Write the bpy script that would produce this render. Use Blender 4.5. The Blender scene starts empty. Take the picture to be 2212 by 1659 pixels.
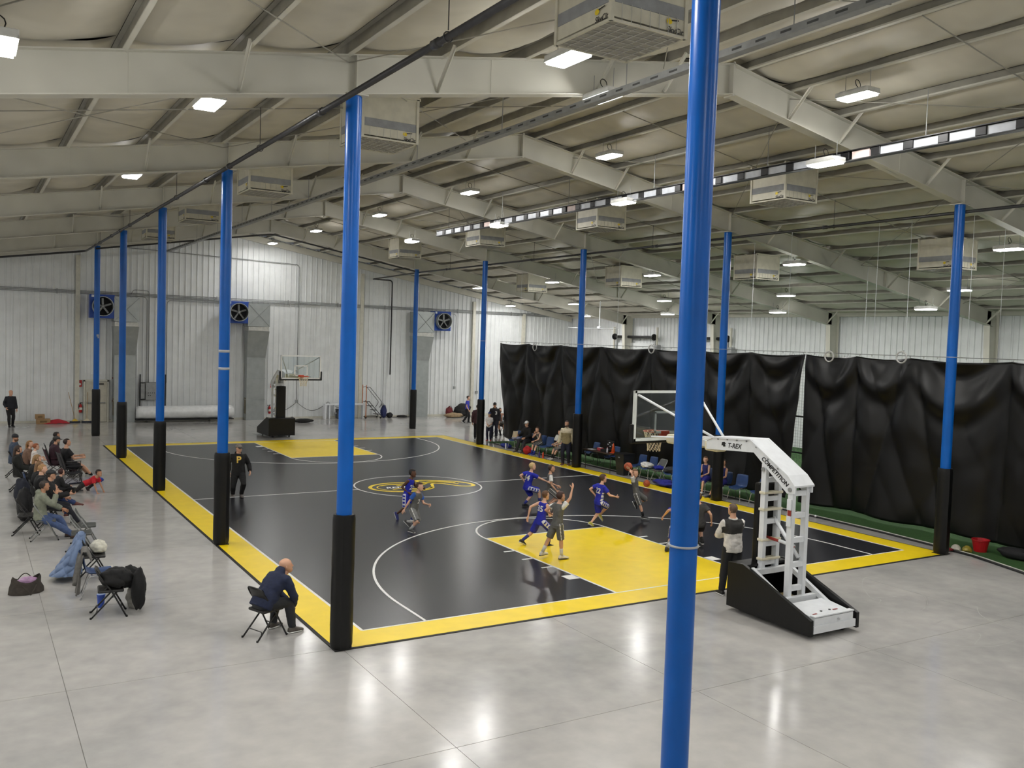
import bpy, bmesh, math, random
from mathutils import Vector, Matrix, Quaternion, noise
PI = math.pi
R_ = math.radians
SC = bpy.context.scene
COL = SC.collection
random.seed(7)

# ------------------------------------------------------------------ camera
CW, CH, CF = 2212, 1659, 1942.763455
CR = Matrix(((0.854196, -0.518931, 0.032550), (0.002748, -0.058095, -0.998307), (0.519943, 0.852840, -0.048199)))
CC = Vector((-12.883887, -26.901880, 4.928287))
cam = bpy.data.cameras.new('camera')
cam.sensor_fit = 'HORIZONTAL'; cam.sensor_width = 36.0; cam.lens = CF / CW * 36.0
cam.clip_start = 0.05; cam.clip_end = 300
camo = bpy.data.objects.new('camera', cam); COL.objects.link(camo)
_x, _y, _z = CR[0].normalized(), (-CR[1]).normalized(), (-CR[2]).normalized()
camo.matrix_world = Matrix(((_x.x, _y.x, _z.x, CC.x), (_x.y, _y.y, _z.y, CC.y), (_x.z, _y.z, _z.z, CC.z), (0, 0, 0, 1)))
SC.camera = camo

# ------------------------------------------------------------------ world and exposure
w = bpy.data.worlds.new('world'); SC.world = w; w.use_nodes = True
w.node_tree.nodes['Background'].inputs[0].default_value = (0.75, 0.8, 0.9, 1)
w.node_tree.nodes['Background'].inputs[1].default_value = 0.05
SC.view_settings.view_transform = 'Standard'; SC.view_settings.look = 'None'
SC.view_settings.gamma = 1.0; SC.view_settings.use_curve_mapping = False
SC.view_settings.exposure = 0.74
LAMP_POWER = 105.0
SC.cycles.max_bounces = 4; SC.cycles.diffuse_bounces = 3; SC.cycles.glossy_bounces = 2
SC.cycles.use_adaptive_sampling = True; SC.cycles.adaptive_threshold = 0.07
SC.cycles.transparent_max_bounces = 12; SC.cycles.caustics_reflective = False; SC.cycles.caustics_refractive = False
SC.cycles.sample_clamp_indirect = 3.0; SC.cycles.sample_clamp_direct = 12.0

def ray(u, v):
    a, b = (u - CW / 2) / CF, (v - CH / 2) / CF
    return CR[0] * a + CR[1] * b + CR[2]
def G(u, v, z=0.0):                       # pixel -> point at height z
    d = ray(u, v); return CC + d * ((z - CC.z) / d.z)
def GX(u, v, x):
    d = ray(u, v); return CC + d * ((x - CC.x) / d.x)
def GY(u, v, y):
    d = ray(u, v); return CC + d * ((y - CC.y) / d.y)

# ------------------------------------------------------------------ materials
MAT = {}
def lin(c):
    return tuple(((x / 255) / 12.92 if x / 255 <= 0.04045 else (((x / 255) + 0.055) / 1.055) ** 2.4) for x in c)
def mat(name, rgb, rough=0.6, metal=0.0, spec=0.5, var=0.06, scale=6.0, bump=0.0, bscale=40.0, coat=0.0, alpha=1.0, trans=0.0, emit=0.0, sheen=0.0):
    if name in MAT: return MAT[name]
    m = bpy.data.materials.new(name); m.use_nodes = True; MAT[name] = m
    nt = m.node_tree; b = nt.nodes['Principled BSDF']; L = lin(rgb)
    b.inputs['Roughness'].default_value = rough; b.inputs['Metallic'].default_value = metal
    b.inputs['Specular IOR Level'].default_value = spec; b.inputs['Coat Weight'].default_value = coat
    b.inputs['Alpha'].default_value = alpha; b.inputs['Transmission Weight'].default_value = trans
    b.inputs['Sheen Weight'].default_value = sheen
    tc = nt.nodes.new('ShaderNodeNewGeometry')
    if var > 0:
        n = nt.nodes.new('ShaderNodeTexNoise'); n.inputs['Scale'].default_value = scale; n.inputs['Detail'].default_value = 2
        nt.links.new(tc.outputs['Position'], n.inputs['Vector'])
        r = nt.nodes.new('ShaderNodeValToRGB')
        lo = [max(0, x * (1 - 2.2 * var)) for x in L]; hi = [min(1, x * (1 + 2.2 * var)) for x in L]
        r.color_ramp.elements[0].position = 0.3; r.color_ramp.elements[1].position = 0.7
        r.color_ramp.elements[0].color = (*lo, 1); r.color_ramp.elements[1].color = (*hi, 1)
        nt.links.new(n.outputs['Fac'], r.inputs['Fac']); nt.links.new(r.outputs['Color'], b.inputs['Base Color'])
    else:
        b.inputs['Base Color'].default_value = (*L, 1)
    if bump > 0:
        n2 = nt.nodes.new('ShaderNodeTexNoise'); n2.inputs['Scale'].default_value = bscale; n2.inputs['Detail'].default_value = 1
        nt.links.new(tc.outputs['Position'], n2.inputs['Vector'])
        bp = nt.nodes.new('ShaderNodeBump'); bp.inputs['Strength'].default_value = bump; bp.inputs['Distance'].default_value = 0.01
        nt.links.new(n2.outputs['Fac'], bp.inputs['Height']); nt.links.new(bp.outputs['Normal'], b.inputs['Normal'])
    if emit > 0:
        b.inputs['Emission Color'].default_value = (*L, 1); b.inputs['Emission Strength'].default_value = emit
    return m
def concrete():
    m = mat('sealed_concrete', (186, 183, 178), rough=0.135, var=0)
    nt = m.node_tree; b = nt.nodes['Principled BSDF']; g = nt.nodes.new('ShaderNodeNewGeometry')
    def nz(sc, det=5, dist=0.0):
        n = nt.nodes.new('ShaderNodeTexNoise'); n.inputs['Scale'].default_value = sc; n.inputs['Detail'].default_value = det
        n.inputs['Distortion'].default_value = dist; nt.links.new(g.outputs['Position'], n.inputs['Vector']); return n
    a, c = nz(0.35, 6, 0.6), nz(3.0, 6)
    mix = nt.nodes.new('ShaderNodeMath'); mix.operation = 'MULTIPLY_ADD'; mix.inputs[1].default_value = 0.45
    nt.links.new(c.outputs['Fac'], mix.inputs[0]); nt.links.new(a.outputs['Fac'], mix.inputs[2])
    r = nt.nodes.new('ShaderNodeValToRGB'); e = r.color_ramp.elements
    e[0].position = 0.45; e[1].position = 0.98
    e[0].color = (*lin((160, 159, 157)), 1); e[1].color = (*lin((198, 195, 190)), 1)
    nt.links.new(mix.outputs[0], r.inputs['Fac'])
    nt.links.new(r.outputs['Color'], b.inputs['Base Color'])
    bp = nt.nodes.new('ShaderNodeBump'); bp.inputs['Strength'].default_value = 0.05; bp.inputs['Distance'].default_value = 0.02
    n4 = nz(5.0, 2); nt.links.new(n4.outputs['Fac'], bp.inputs['Height']); nt.links.new(bp.outputs['Normal'], b.inputs['Normal'])
    b.inputs['Specular IOR Level'].default_value = 0.5
    return m
def glass_mat():
    m = bpy.data.materials.new('clear_acrylic'); m.use_nodes = True; MAT['clear_acrylic'] = m
    nt = m.node_tree; nt.nodes.remove(nt.nodes['Principled BSDF']); o = nt.nodes['Material Output']
    t = nt.nodes.new('ShaderNodeBsdfTransparent'); t.inputs[0].default_value = (0.93, 0.96, 0.96, 1)
    gl = nt.nodes.new('ShaderNodeBsdfGlossy'); gl.inputs['Roughness'].default_value = 0.03
    fr = nt.nodes.new('ShaderNodeFresnel'); fr.inputs['IOR'].default_value = 1.45
    mx = nt.nodes.new('ShaderNodeMixShader'); nt.links.new(fr.outputs[0], mx.inputs[0])
    nt.links.new(t.outputs[0], mx.inputs[1]); nt.links.new(gl.outputs[0], mx.inputs[2]); nt.links.new(mx.outputs[0], o.inputs[0])
    return m
M_CONC = concrete()
M_GLASS = glass_mat()
M_MAT = mat('court_dark_vinyl', (34, 35, 40), rough=0.27, var=0.05, scale=1.5, bump=0.05, bscale=9)
M_YEL = mat('court_yellow_paint', (246, 214, 18), rough=0.36, var=0.02, scale=3, bump=0.04, bscale=9)
M_LINE = mat('court_white_line', (235, 235, 232), rough=0.4, var=0.02)
M_RUB = mat('black_rubber', (14, 13, 12), rough=0.6, var=0.1)
M_BLUE = mat('blue_enamel', (0, 90, 178), rough=0.3, var=0.04, scale=2.0, spec=0.4)
M_PAD = mat('black_vinyl_padding', (9, 9, 9), rough=0.42, spec=0.35, var=0.1, bump=0.12, bscale=14)
M_STEEL = mat('offwhite_steel_primer', (206, 204, 192), rough=0.55, var=0.04, scale=1.0)
M_PURL = mat('galvanised_purlin_shaded', (152, 149, 138), rough=0.5, var=0.06, scale=3)  # darker than the lower flange: part of the web's shade is in this colour
M_INS = mat('vinyl_faced_insulation', (202, 197, 182), rough=0.5, var=0.04, scale=1.2, bump=0.12, bscale=3.5)
M_DECK = mat('dark_roof_deck', (50, 50, 48), rough=0.8)
M_WALL = mat('white_wall_panel', (228, 231, 231), rough=0.42, var=0.02, scale=2)
M_TRIM = mat('cream_steel_trim', (208, 206, 192), rough=0.5, var=0.03)
M_GALV = mat('galvanised_duct', (166, 171, 170), rough=0.38, metal=0.5, var=0.04, scale=3)
M_FAN = mat('blue_fan_housing', (24, 70, 160), rough=0.4, var=0.05)
M_BLK = mat('black_metal', (16, 16, 17), rough=0.45, var=0.05)
M_WHT = mat('white_powder_coat', (226, 229, 232), rough=0.35, var=0.02)
M_CHR = mat('chrome_tube', (205, 206, 208), rough=0.22, metal=0.9, var=0.02)
M_GREY = mat('grey_conduit', (150, 152, 152), rough=0.45, metal=0.3, var=0.05)

# ------------------------------------------------------------------ mesh helpers
class MB:
    def __init__(s): s.v = []; s.f = []; s.m = []; s.mi = 0
    def add(s, vs, fs):
        o = len(s.v); s.v += [Vector(p) for p in vs]; s.f += [tuple(i + o for i in f) for f in fs]; s.m += [s.mi] * len(fs); return s
    def box(s, c, d, M=None):
        c = Vector(c); h = Vector(d) / 2; vs = []
        for z in (-1, 1):
            for y in (-1, 1):
                for x in (-1, 1):
                    p = Vector((x * h.x, y * h.y, z * h.z))
                    if M: p = M @ p
                    vs.append(c + p)
        return s.add(vs, [(0, 2, 3, 1), (4, 5, 7, 6), (0, 1, 5, 4), (2, 6, 7, 3), (0, 4, 6, 2), (1, 3, 7, 5)])
    def cbox(s, c, d, b=0.01, M=None):       # box with chamfered edges
        c = Vector(c); h = Vector(d) / 2; b = min(b, h.x * .9, h.y * .9, h.z * .9); bm = bmesh.new()
        bmesh.ops.create_cube(bm, size=1.0)
        for q in bm.verts: q.co = Vector((q.co.x * 2 * h.x, q.co.y * 2 * h.y, q.co.z * 2 * h.z))
        bmesh.ops.bevel(bm, geom=bm.edges[:], offset=b, segments=2, affect='EDGES', profile=0.5)
        return s.bm(bm, c, M)
    def bm(s, bm, c=(0, 0, 0), M=None):
        bm.verts.ensure_lookup_table(); c = Vector(c)
        vs = [(c + (M @ q.co if M else q.co)) for q in bm.verts]; fs = [tuple(q.index for q in f.verts) for f in bm.faces]
        bm.free(); return s.add(vs, fs)
    def tube(s, pts, r, n=8, cap=True, closed=False, sq=1.0):
        pts = [Vector(p) for p in pts]; k = len(pts)
        rs = r if isinstance(r, (list, tuple)) else [r] * k
        vs = []; fs = []; T = []
        for i in range(k):
            if closed: t = pts[(i + 1) % k] - pts[i - 1]
            else: t = pts[min(i + 1, k - 1)] - pts[max(i - 1, 0)]
            T.append(t.normalized() if t.length > 1e-9 else Vector((0, 0, 1)))
        up = Vector((0, 0, 1)) if abs(T[0].z) < 0.9 else Vector((1, 0, 0))
        a = T[0].cross(up).normalized()
        for i in range(k):
            if i: a = (a - T[i] * a.dot(T[i]))
            if a.length < 1e-6: a = T[i].orthogonal()
            a = a.normalized(); b = T[i].cross(a)
            for j in range(n):
                q = 2 * PI * j / n; vs.append(pts[i] + (a * math.cos(q) + b * math.sin(q) * sq) * rs[i])
        K = k if closed else k - 1
        for i in range(K):
            i2 = (i + 1) % k
            for j in range(n):
                j2 = (j + 1) % n; fs.append((i * n + j, i * n + j2, i2 * n + j2, i2 * n + j))
        if cap and not closed:
            fs.append(tuple(range(n - 1, -1, -1))); fs.append(tuple((k - 1) * n + j for j in range(n)))
        return s.add(vs, fs)
    def lathe(s, prof, n=16, c=(0, 0, 0), M=None):
        c = Vector(c); vs = []; fs = []; k = len(prof)
        for (r, z) in prof:
            for j in range(n):
                q = 2 * PI * j / n; p = Vector((max(r, 1e-4) * math.cos(q), max(r, 1e-4) * math.sin(q), z)); vs.append(c + (M @ p if M else p))
        for i in range(k - 1):
            for j in range(n):
                j2 = (j + 1) % n; fs.append((i * n + j, i * n + j2, (i + 1) * n + j2, (i + 1) * n + j))
        fs.append(tuple(range(n - 1, -1, -1))); fs.append(tuple((k - 1) * n + j for j in range(n)))
        return s.add(vs, fs)
    def ell(s, c, r, M=None, n=12, k=8):
        c = Vector(c); r = Vector(r); vs = []; fs = []
        for i in range(k + 1):
            th = PI * i / k
            for j in range(n):
                q = 2 * PI * j / n; st = max(math.sin(th), 1e-3)
                p = Vector((r.x * st * math.cos(q), r.y * st * math.sin(q), r.z * math.cos(th))); vs.append(c + (M @ p if M else p))
        for i in range(k):
            for j in range(n):
                j2 = (j + 1) % n; fs.append((i * n + j, (i + 1) * n + j, (i + 1) * n + j2, i * n + j2))
        return s.add(vs, fs)
    def prism(s, poly, axis, a, b):             # polygon in the plane across axis, from a to b
        k = len(poly); vs = []
        for t in (a, b):
            for (p, q) in poly:
                vs.append({'x': (t, p, q), 'y': (p, t, q), 'z': (p, q, t)}[axis])
        fs = [tuple(range(k - 1, -1, -1)), tuple(range(k, 2 * k))]
        fs += [(i, (i + 1) % k, k + (i + 1) % k, k + i) for i in range(k)]
        return s.add(vs, fs)
    def grid(s, fn, nu, nv):
        vs = [fn(i / nu, j / nv) for j in range(nv + 1) for i in range(nu + 1)]
        fs = [(j * (nu + 1) + i, j * (nu + 1) + i + 1, (j + 1) * (nu + 1) + i + 1, (j + 1) * (nu + 1) + i) for j in range(nv) for i in range(nu)]
        return s.add(vs, fs)
    def mesh(s, name, mats, smooth=False, fix=True):
        me = bpy.data.meshes.new(name); me.from_pydata([tuple(p) for p in s.v], [], s.f)
        for m in (mats if isinstance(mats, (list, tuple)) else [mats]): me.materials.append(m)
        if any(s.m): me.polygons.foreach_set('material_index', s.m)
        if fix:
            b = bmesh.new(); b.from_mesh(me); bmesh.ops.recalc_face_normals(b, faces=b.faces); b.to_mesh(me); b.free()
        if smooth: me.polygons.foreach_set('use_smooth', [True] * len(me.polygons))
        me.update(); return me
    def build(s, name, mats, parent=None, smooth=False, loc=None, fix=True, auto=False):
        o = bpy.data.objects.new(name, s.mesh(name, mats, smooth or auto, fix)); COL.objects.link(o)
        if parent: o.parent = parent
        if loc is not None: o.location = loc
        if auto:
            try: o.data.set_sharp_from_angle(angle=R_(38))
            except Exception: pass
        return o
def tag(o, label=None, cat=None, group=None, kind=None):
    if label: o['label'] = label
    if cat: o['category'] = cat
    if group: o['group'] = group
    if kind: o['kind'] = kind
    return o
def empty(name, loc=(0, 0, 0), rz=0.0):
    o = bpy.data.objects.new(name, None); COL.objects.link(o); o.location = loc; o.rotation_euler = (0, 0, rz); o.empty_display_size = 0.1; return o
def thing(name, label, cat, loc=(0, 0, 0), rz=0.0, group=None):
    return tag(empty(name, loc, rz), label, cat, group)
def copy_tree(o, parent=None):
    c = o.copy(); COL.objects.link(c); c.parent = parent
    for ch in [x for x in KIDS.get(o.name, [])]: copy_tree(ch, c)
    return c
KIDS = {}
def index_kids(root):
    for o in bpy.data.objects:
        if o.parent: KIDS.setdefault(o.parent.name, [])
    for o in bpy.data.objects:
        p = o.parent
        while p:
            if p == root:
                l = KIDS.setdefault(o.parent.name, [])
                if o not in l: l.append(o)
                break
            p = p.parent
def inst(me, name, parent=None, loc=(0, 0, 0), rot=(0, 0, 0)):
    o = bpy.data.objects.new(name, me); COL.objects.link(o); o.parent = parent; o.location = loc; o.rotation_euler = rot; return o

# lettering, made once
def letters(body, shear=0.0, bold=0.0):
    c = bpy.data.curves.new('letters', 'FONT'); c.body = body; c.align_x = 'CENTER'; c.align_y = 'CENTER'; c.size = 1.0; c.shear = shear; c.offset = bold
    c.extrude = 0.0; c.resolution_u = 3
    o = bpy.data.objects.new('letters', c); COL.objects.link(o)
    me = bpy.data.meshes.new_from_object(o.evaluated_get(bpy.context.evaluated_depsgraph_get()))
    bpy.data.objects.remove(o); return me
TXT = {}
for _b, _s, _o in (('T-REX', .25, .02), ('COMPETITION', .25, .03), ('SkyCir', .2, .02), ('P', 0, .03), ('44', .1, .03), ('35', .0, .03), ('22', .1, .03), ('23', 0, .03), ('REPTILE', .3, .03), ('3', 0, .03), ('2', 0, .03), ('WARRIORS', 0, .02), ('FIRE', 0, .02)):
    TXT[_b] = letters(_b, _s, _o)
def put_text(body, mat_, M, parent=None, name='lettering', thick=0.0):
    src = TXT[body]; me = src.copy(); me.transform(M); me.materials.clear(); me.materials.append(mat_)
    o = bpy.data.objects.new(name, me); COL.objects.link(o); o.parent = parent; return o
def basis(o, x, y, s=1.0):                    # text matrix: origin, reading direction, up direction
    x = Vector(x).normalized(); y = Vector(y).normalized(); z = x.cross(y)
    return Matrix(((x.x * s, y.x * s, z.x * s, o[0]), (x.y * s, y.y * s, z.y * s, o[1]), (x.z * s, y.z * s, z.z * s, o[2]), (0, 0, 0, 1)))
# ================================================================== THE BUILDING
BAY = 7.8
FY = [-13.646 + BAY * i for i in range(-2, 5)]          # steel frames
XE, YN, YF = 22.95, -33.0, 24.2
SL = 0.168
def zb(x): return 9.90 - SL * abs(x)                     # underside of rafters
def zt(x): return 10.50 - SL * abs(x)                    # top of rafters

# floor of sealed concrete slabs with saw-cut joints
floor = MB().box((0, -4.4, -0.115), (48, 60, 0.22)).build('floor', mat('joint_filler', (112, 110, 106), rough=0.8)); tag(floor, 'glossy grey sealed concrete floor with saw-cut joints', kind='structure')
GS = 3.9
slab_me = MB().box((0, 0, -0.0045), (GS - 0.008, GS - 0.008, 0.009)).mesh('slab', M_CONC)
for i in range(-6, 6):
    for j in range(-7, 9):
        inst(slab_me, 'slab', floor, (i * GS + GS / 2 - 0.0, -13.646 + j * GS + GS / 2 - GS * 0, 0))
tail = MB().box((0, (-13.646 - 7 * GS + YN) / 2, -0.03), (46.8, abs(YN + 13.646 + 7 * GS), .06)) if YN < -13.646 - 7 * GS else None
if tail: tail.build('slab', M_CONC, floor)
t2 = MB().box((0, (-13.646 + 9 * GS + YF + .3) / 2, -0.03), (46.8, YF + .3 + 13.646 - 9 * GS - .01, .06)).build('slab', M_CONC, floor)

# far gable wall of ribbed metal panels
wall_far = MB().box((0, YF + 0.14, 4.0), (46, 0.1, 8.0)).build('wall_far', mat('wall_backing', (120, 122, 120))); tag(wall_far, 'white ribbed metal end wall under the gable', kind='structure')
PWID = 0.914
def panel_profile():
    pr = [(0, 0)]
    for k in range(3):
        x = 0.06 + k * 0.3048
        pr += [(x, 0), (x + 0.02, -0.035), (x + 0.06, -0.035), (x + 0.08, 0)]
    pr.append((PWID - 0.004, 0)); return pr
PROF = panel_profile()
def panel(x0, topf, y, base=0.0):
    vs = []; fs = []; n = len(PROF)
    for (dx, dy) in PROF:
        vs.append((x0 + dx, y + dy, base)); vs.append((x0 + dx, y + dy, topf(x0 + dx)))
    for i in range(n - 1): fs.append((2 * i, 2 * i + 2, 2 * i + 3, 2 * i + 1))
    return MB().add(vs, fs)
k = -25
while k * PWID < 22.9:
    x0 = k * PWID
    if x0 + PWID > -23: panel(max(x0, -23), lambda x: zt(x) + 0.1, YF + 0.04).build('wall_panel', M_WALL, wall_far, fix=False)
    k += 1
base_trim = MB().box((0, YF - 0.01, 0.05), (46, 0.05, 0.1)).build('base_angle', M_TRIM, wall_far)
for xx in (-7.95, 7.5, 15.2, 19.0):
    MB().box((xx, YF - .05, zb(xx) / 2), (.2, .16, zb(xx))).build('wind_column', M_TRIM, wall_far)

# right eave wall
wall_right = MB().box((XE + 0.14, -4.4, 3.3), (0.1, 58, 6.9)).build('wall_right', mat('wall_backing')if 0 else MAT['wall_backing']); tag(wall_right, 'white ribbed metal side wall behind the black curtain', kind='structure')
pm = MB(); vs = []; fs = []
for (dx, dy) in PROF: vs += [(0.04 + dy, dx, 0), (0.04 + dy, dx, 6.75)]
for i in range(len(PROF) - 1): fs.append((2 * i, 2 * i + 1, 2 * i + 3, 2 * i + 2))
pm_me = MB().add(vs, fs).mesh('wall_panel', M_WALL, fix=False)
k = 0
while YN + k * PWID < YF:
    inst(pm_me, 'wall_panel', wall_right, (XE, YN + k * PWID, 0)); k += 1
for nm, c, d in (('wall_left', (-XE - .1, -4.4, 3.4), (.12, 58, 6.9)),):
    tag(MB().box(c, d).build(nm, M_WALL), 'white metal side wall', kind='structure')
wn = MB().prism([(-23, -.05), (23, -.05), (23, zt(23) + .1), (0, zt(0) + .1), (-23, zt(23) + .1)], 'y', YN - .1, YN); tag(wn.build('wall_near', M_WALL), 'white metal end wall behind the viewer', kind='structure')

# ceiling: steel frames, purlins, sagging insulation, deck
ceiling = empty('ceiling'); tag(ceiling, 'low-pitched metal roof of white steel frames and sagging insulation', kind='structure')
dk = MB()
for sgn in (-1, 1):
    dk.prism([(0, zt(0) + .26), (sgn * 23.4, zt(23.4) + .26), (sgn * 23.4, zt(23.4) + .34), (0, zt(0) + .34)], 'y', YN - .2, YF + .3)
dk.build('roof_deck', M_DECK, ceiling)
def half_frame(s, y, name='steel_frame'):
    m = MB(); x1 = s * 22.45
    m.prism([(0, zb(0)), (x1, zb(x1)), (x1, zt(x1)), (0, zt(0))], 'y', y - .008, y + .008)
    for z0 in (zb, zt):
        off = 0.0 if z0 is zb else -0.016
        m.prism([(0, z0(0) + off), (x1, z0(x1) + off), (x1, z0(x1) + off + .016), (0, z0(0) + off + .016)], 'y', y - .125, y + .125)
    m.box((s * .012, y, (zb(0) + zt(0)) / 2), (.024, .25, .66))
    for xx in (7.8, 15.6):
        m.box((s * xx, y, (zb(xx) + zt(xx)) / 2), (.014, .22, .58))
    for xx in (5.4, 11.0):                                    # splice lines
        m.box((s * xx, y, (zb(xx) + zt(xx)) / 2), (.03, .03, .59))
    fr = m.build(name, M_STEEL, ceiling)
    c = MB(); xo, xi = s * 22.85, s * 22.2                     # tapered eave column
    c.prism([(xo, 0), (s * 22.55, 0), (xi, zb(22.3)), (xi, zt(22.3)), (xo, zt(22.85))], 'y', y - .008, y + .008)
    c.prism([(s * 22.55, 0), (s * 22.57, 0), (xi + s * .02, zb(22.3)), (xi, zb(22.3))], 'y', y - .125, y + .125)
    c.prism([(xo, 0), (xo - s * .015, 0), (xo - s * .015, zt(22.85)), (xo, zt(22.85))], 'y', y - .125, y + .125)
    c.build('eave_column', M_STEEL, fr)
    return fr
PX = [0.42] + [1.68 + 1.571 * i for i in range(14)]
frames = {}
for y in FY:
    for s in (-1, 1): frames[(s, y)] = half_frame(s, y)
for y in FY[1:]:
    for s in (-1, 1):
        for i, x in enumerate(PX):
            if i % 2 == 0 and x < 22.3 and i > 0 or i == 1:
                a = Vector((s * x, y, zb(x) + .02)); sgn = -1 if s < 0 else -1
                b = Vector((s * x, y + sgn * .62, zt(x) + .03))
                bm_ = MB(); d = b - a; q = d.to_track_quat('Z', 'X').to_matrix()
                bm_.box((a + b) / 2, (.055, .012, d.length), q); bm_.box((a + b) / 2 + q @ Vector((.027, .02, 0)), (.006, .04, d.length), q)
                bm_.build('flange_brace', M_STEEL, frames[(s, y)])
gb = MB()                                                     # gable rafter on the end wall
for s in (-1, 1):
    gb.prism([(0, zt(0) - .34), (s * 22.8, zt(22.8) - .34), (s * 22.8, zt(22.8)), (0, zt(0))], 'y', YF - .2, YF - .05)
gb.build('gable_rafter', M_STEEL, ceiling)
ys = [YN] + FY + [YF]
def purlin_mesh(L):
    m = MB(); m.box((0, 0, .1), (.012, L, .2)); m.box((.035, 0, .194), (.07, L, .012)); m.mi = 1; m.box((-.035, 0, .006), (.07, L, .012)); m.box((-.068, 0, .02), (.006, L, .03))
    return m.mesh('purlin', [M_PURL, M_STEEL])
pcache = {}
for a, b in zip(ys[:-1], ys[1:]):
    L = round(b - a, 3)
    if L not in pcache: pcache[L] = purlin_mesh(L)
    for s in (-1, 1):
        for x in PX:
            o = inst(pcache[L], 'purlin', ceiling, (s * x, (a + b) / 2, zt(x)), (0, s * math.atan(SL), 0 if s > 0 else 0))
            if s < 0: o.rotation_euler = (0, -math.atan(SL), PI)
edges = [0.0] + PX + [23.0]
icache = {}
def ins_mesh(L, W, seed):
    rnd = random.Random(seed); ph = [rnd.uniform(0, 6) for _ in range(4)]
    def fn(u, v):
        x = (u - .5) * W; y = (v - .5) * L
        prof = max(0.0, 1 - abs(2 * u - 1) ** 2.4)
        pin = 1.0 - .25 * math.exp(-((v) * L / .5) ** 2) - .25 * math.exp(-((1 - v) * L / .5) ** 2)
        wr = .018 * math.sin(y * 2.1 + ph[0] + 3 * u) + .012 * math.sin(y * 5.3 + ph[1] - 5 * u)
        tuft = .04 * math.exp(-(math.sin(PI * y / (L / 2)) / .12) ** 2) if L > 6 else 0
        return (x, y, .205 - prof * (.185 * min(1, W / 1.2) * pin + wr - tuft))
    return MB().grid(fn, 12, 40).mesh('insulation_panel', M_INS, smooth=True, fix=False)
for bi, (a, b) in enumerate(zip(ys[:-1], ys[1:])):
    L = round(b - a, 3)
    for s in (-1, 1):
        for x0, x1 in zip(edges[:-1], edges[1:]):
            W = round(x1 - x0, 3); key = (L, W, (bi + int(x0)) % 3)
            if key not in icache: icache[key] = ins_mesh(L, W, hash(key) % 1000)
            xm = (x0 + x1) / 2
            inst(icache[key], 'insulation_panel', ceiling, (s * xm, (a + b) / 2, zt(xm)), (0, s * math.atan(SL), 0))
for a, b in zip(ys[1:-1], ys[2:]):                             # sag rods and cross bracing
    m = MB(); ym = (a + b) / 2
    for s in (-1, 1): m.tube([(s * .4, ym, zt(.4) - .01), (s * 22.6, ym, zt(22.6) - .01)], .012, 5)
    m.build('sag_rod', M_PURL, ceiling)
for s in (-1, 1):
    for (a, b) in ((FY[1], FY[2]), (FY[2], FY[3]), (FY[4], FY[5])):
        m = MB()
        for (x0, x1) in ((1.7, 7.9), (7.9, 14.3), (14.3, 20.5)):
            m.tube([(s * x0, a, zt(x0) - .1), (s * x1, b, zt(x1) - .1)], .010, 5); m.tube([(s * x1, a, zt(x1) - .1), (s * x0, b, zt(x0) - .1)], .010, 5)
        m.build('cross_brace', M_PURL, ceiling)
for s in (-1, 1):                                             # eave gutters closing the roof edge
    MB().box((s * 22.9, -4.4, zt(22.9) + .1), (.2, 58, .35)).build('eave_strut', M_STEEL, ceiling)

# ================================================================== THE COURT
court = thing('basketball_court', 'black roll-out basketball court with wide yellow border and white lines', 'court', (0, 0, 0))
HL, HW, BD, KW, FT, RC = 13.03, 7.2, 0.69, 1.848, 5.24, 2.10
MB().box((0, 0, .006), (2 * HW, 2 * HL, .012)).build('playing_surface', M_MAT, court)
mr = MB()
for c, d in (((0, HL + BD + .03, .005), (2 * HW + 2 * BD + .12, .06, .010)), ((0, -HL - BD - .03, .005), (2 * HW + 2 * BD + .12, .06, .010)), ((HW + BD + .03, 0, .005), (.06, 2 * (HL + BD), .010)), ((-HW - BD - .03, 0, .005), (.06, 2 * (HL + BD), .010))): mr.box(c, d)
mr.build('edge_ramp', M_RUB, court)
for c, d in (((0, HL + BD / 2, .006), (2 * HW + 2 * BD, BD, .012)), ((0, -HL - BD / 2, .006), (2 * HW + 2 * BD, BD, .012)), ((HW + BD / 2, 0, .006), (BD, 2 * HL, .012)), ((-HW - BD / 2, 0, .006), (BD, 2 * HL, .012))):
    MB().box(c, d).build('yellow_border', M_YEL, court)
for s in (-1, 1):
    MB().box((0, s * (HL - FT / 2), .0125), (2 * KW, FT, .003)).build('key', M_YEL, court)
LN = .05; ZL = .0150
def strip(pts, wd, closed=False):
    m = MB(); pts = [Vector(p) for p in pts]; n = len(pts); vs = []; fs = []
    for i in range(n):
        t = (pts[(i + 1) % n] - pts[i - 1]) if closed else (pts[min(i + 1, n - 1)] - pts[max(i - 1, 0)])
        t.normalize(); q = Vector((-t.y, t.x)) * wd / 2
        for zz in (ZL - .003, ZL): vs += [(pts[i].x + q.x, pts[i].y + q.y, zz), (pts[i].x - q.x, pts[i].y - q.y, zz)]
    for i in range(n if closed else n - 1):
        a = i * 4; b = ((i + 1) % n) * 4
        fs += [(a + 2, a + 3, b + 3, b + 2), (a, a + 2, b + 2, b), (a + 1, b + 1, b + 3, a + 3)]
    if not closed: fs += [(0, 1, 3, 2), (4 * n - 4, 4 * n - 2, 4 * n - 1, 4 * n - 3)]
    return m.add(vs, fs)
def arc(cx, cy, r, a0, a1, n=48): return [(cx + r * math.cos(a0 + (a1 - a0) * i / n), cy + r * math.sin(a0 + (a1 - a0) * i / n)) for i in range(n + 1)]
def line(name, pts, wd=LN, closed=False): return strip(pts, wd, closed).build(name, M_LINE, court)
line('sideline', [(-HW, -HL), (-HW, HL)]); line('sideline', [(HW, -HL), (HW, HL)])
line('baseline', [(-HW, -HL), (HW, -HL)], .04); line('baseline', [(-HW, HL), (HW, HL)], .04)
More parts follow.
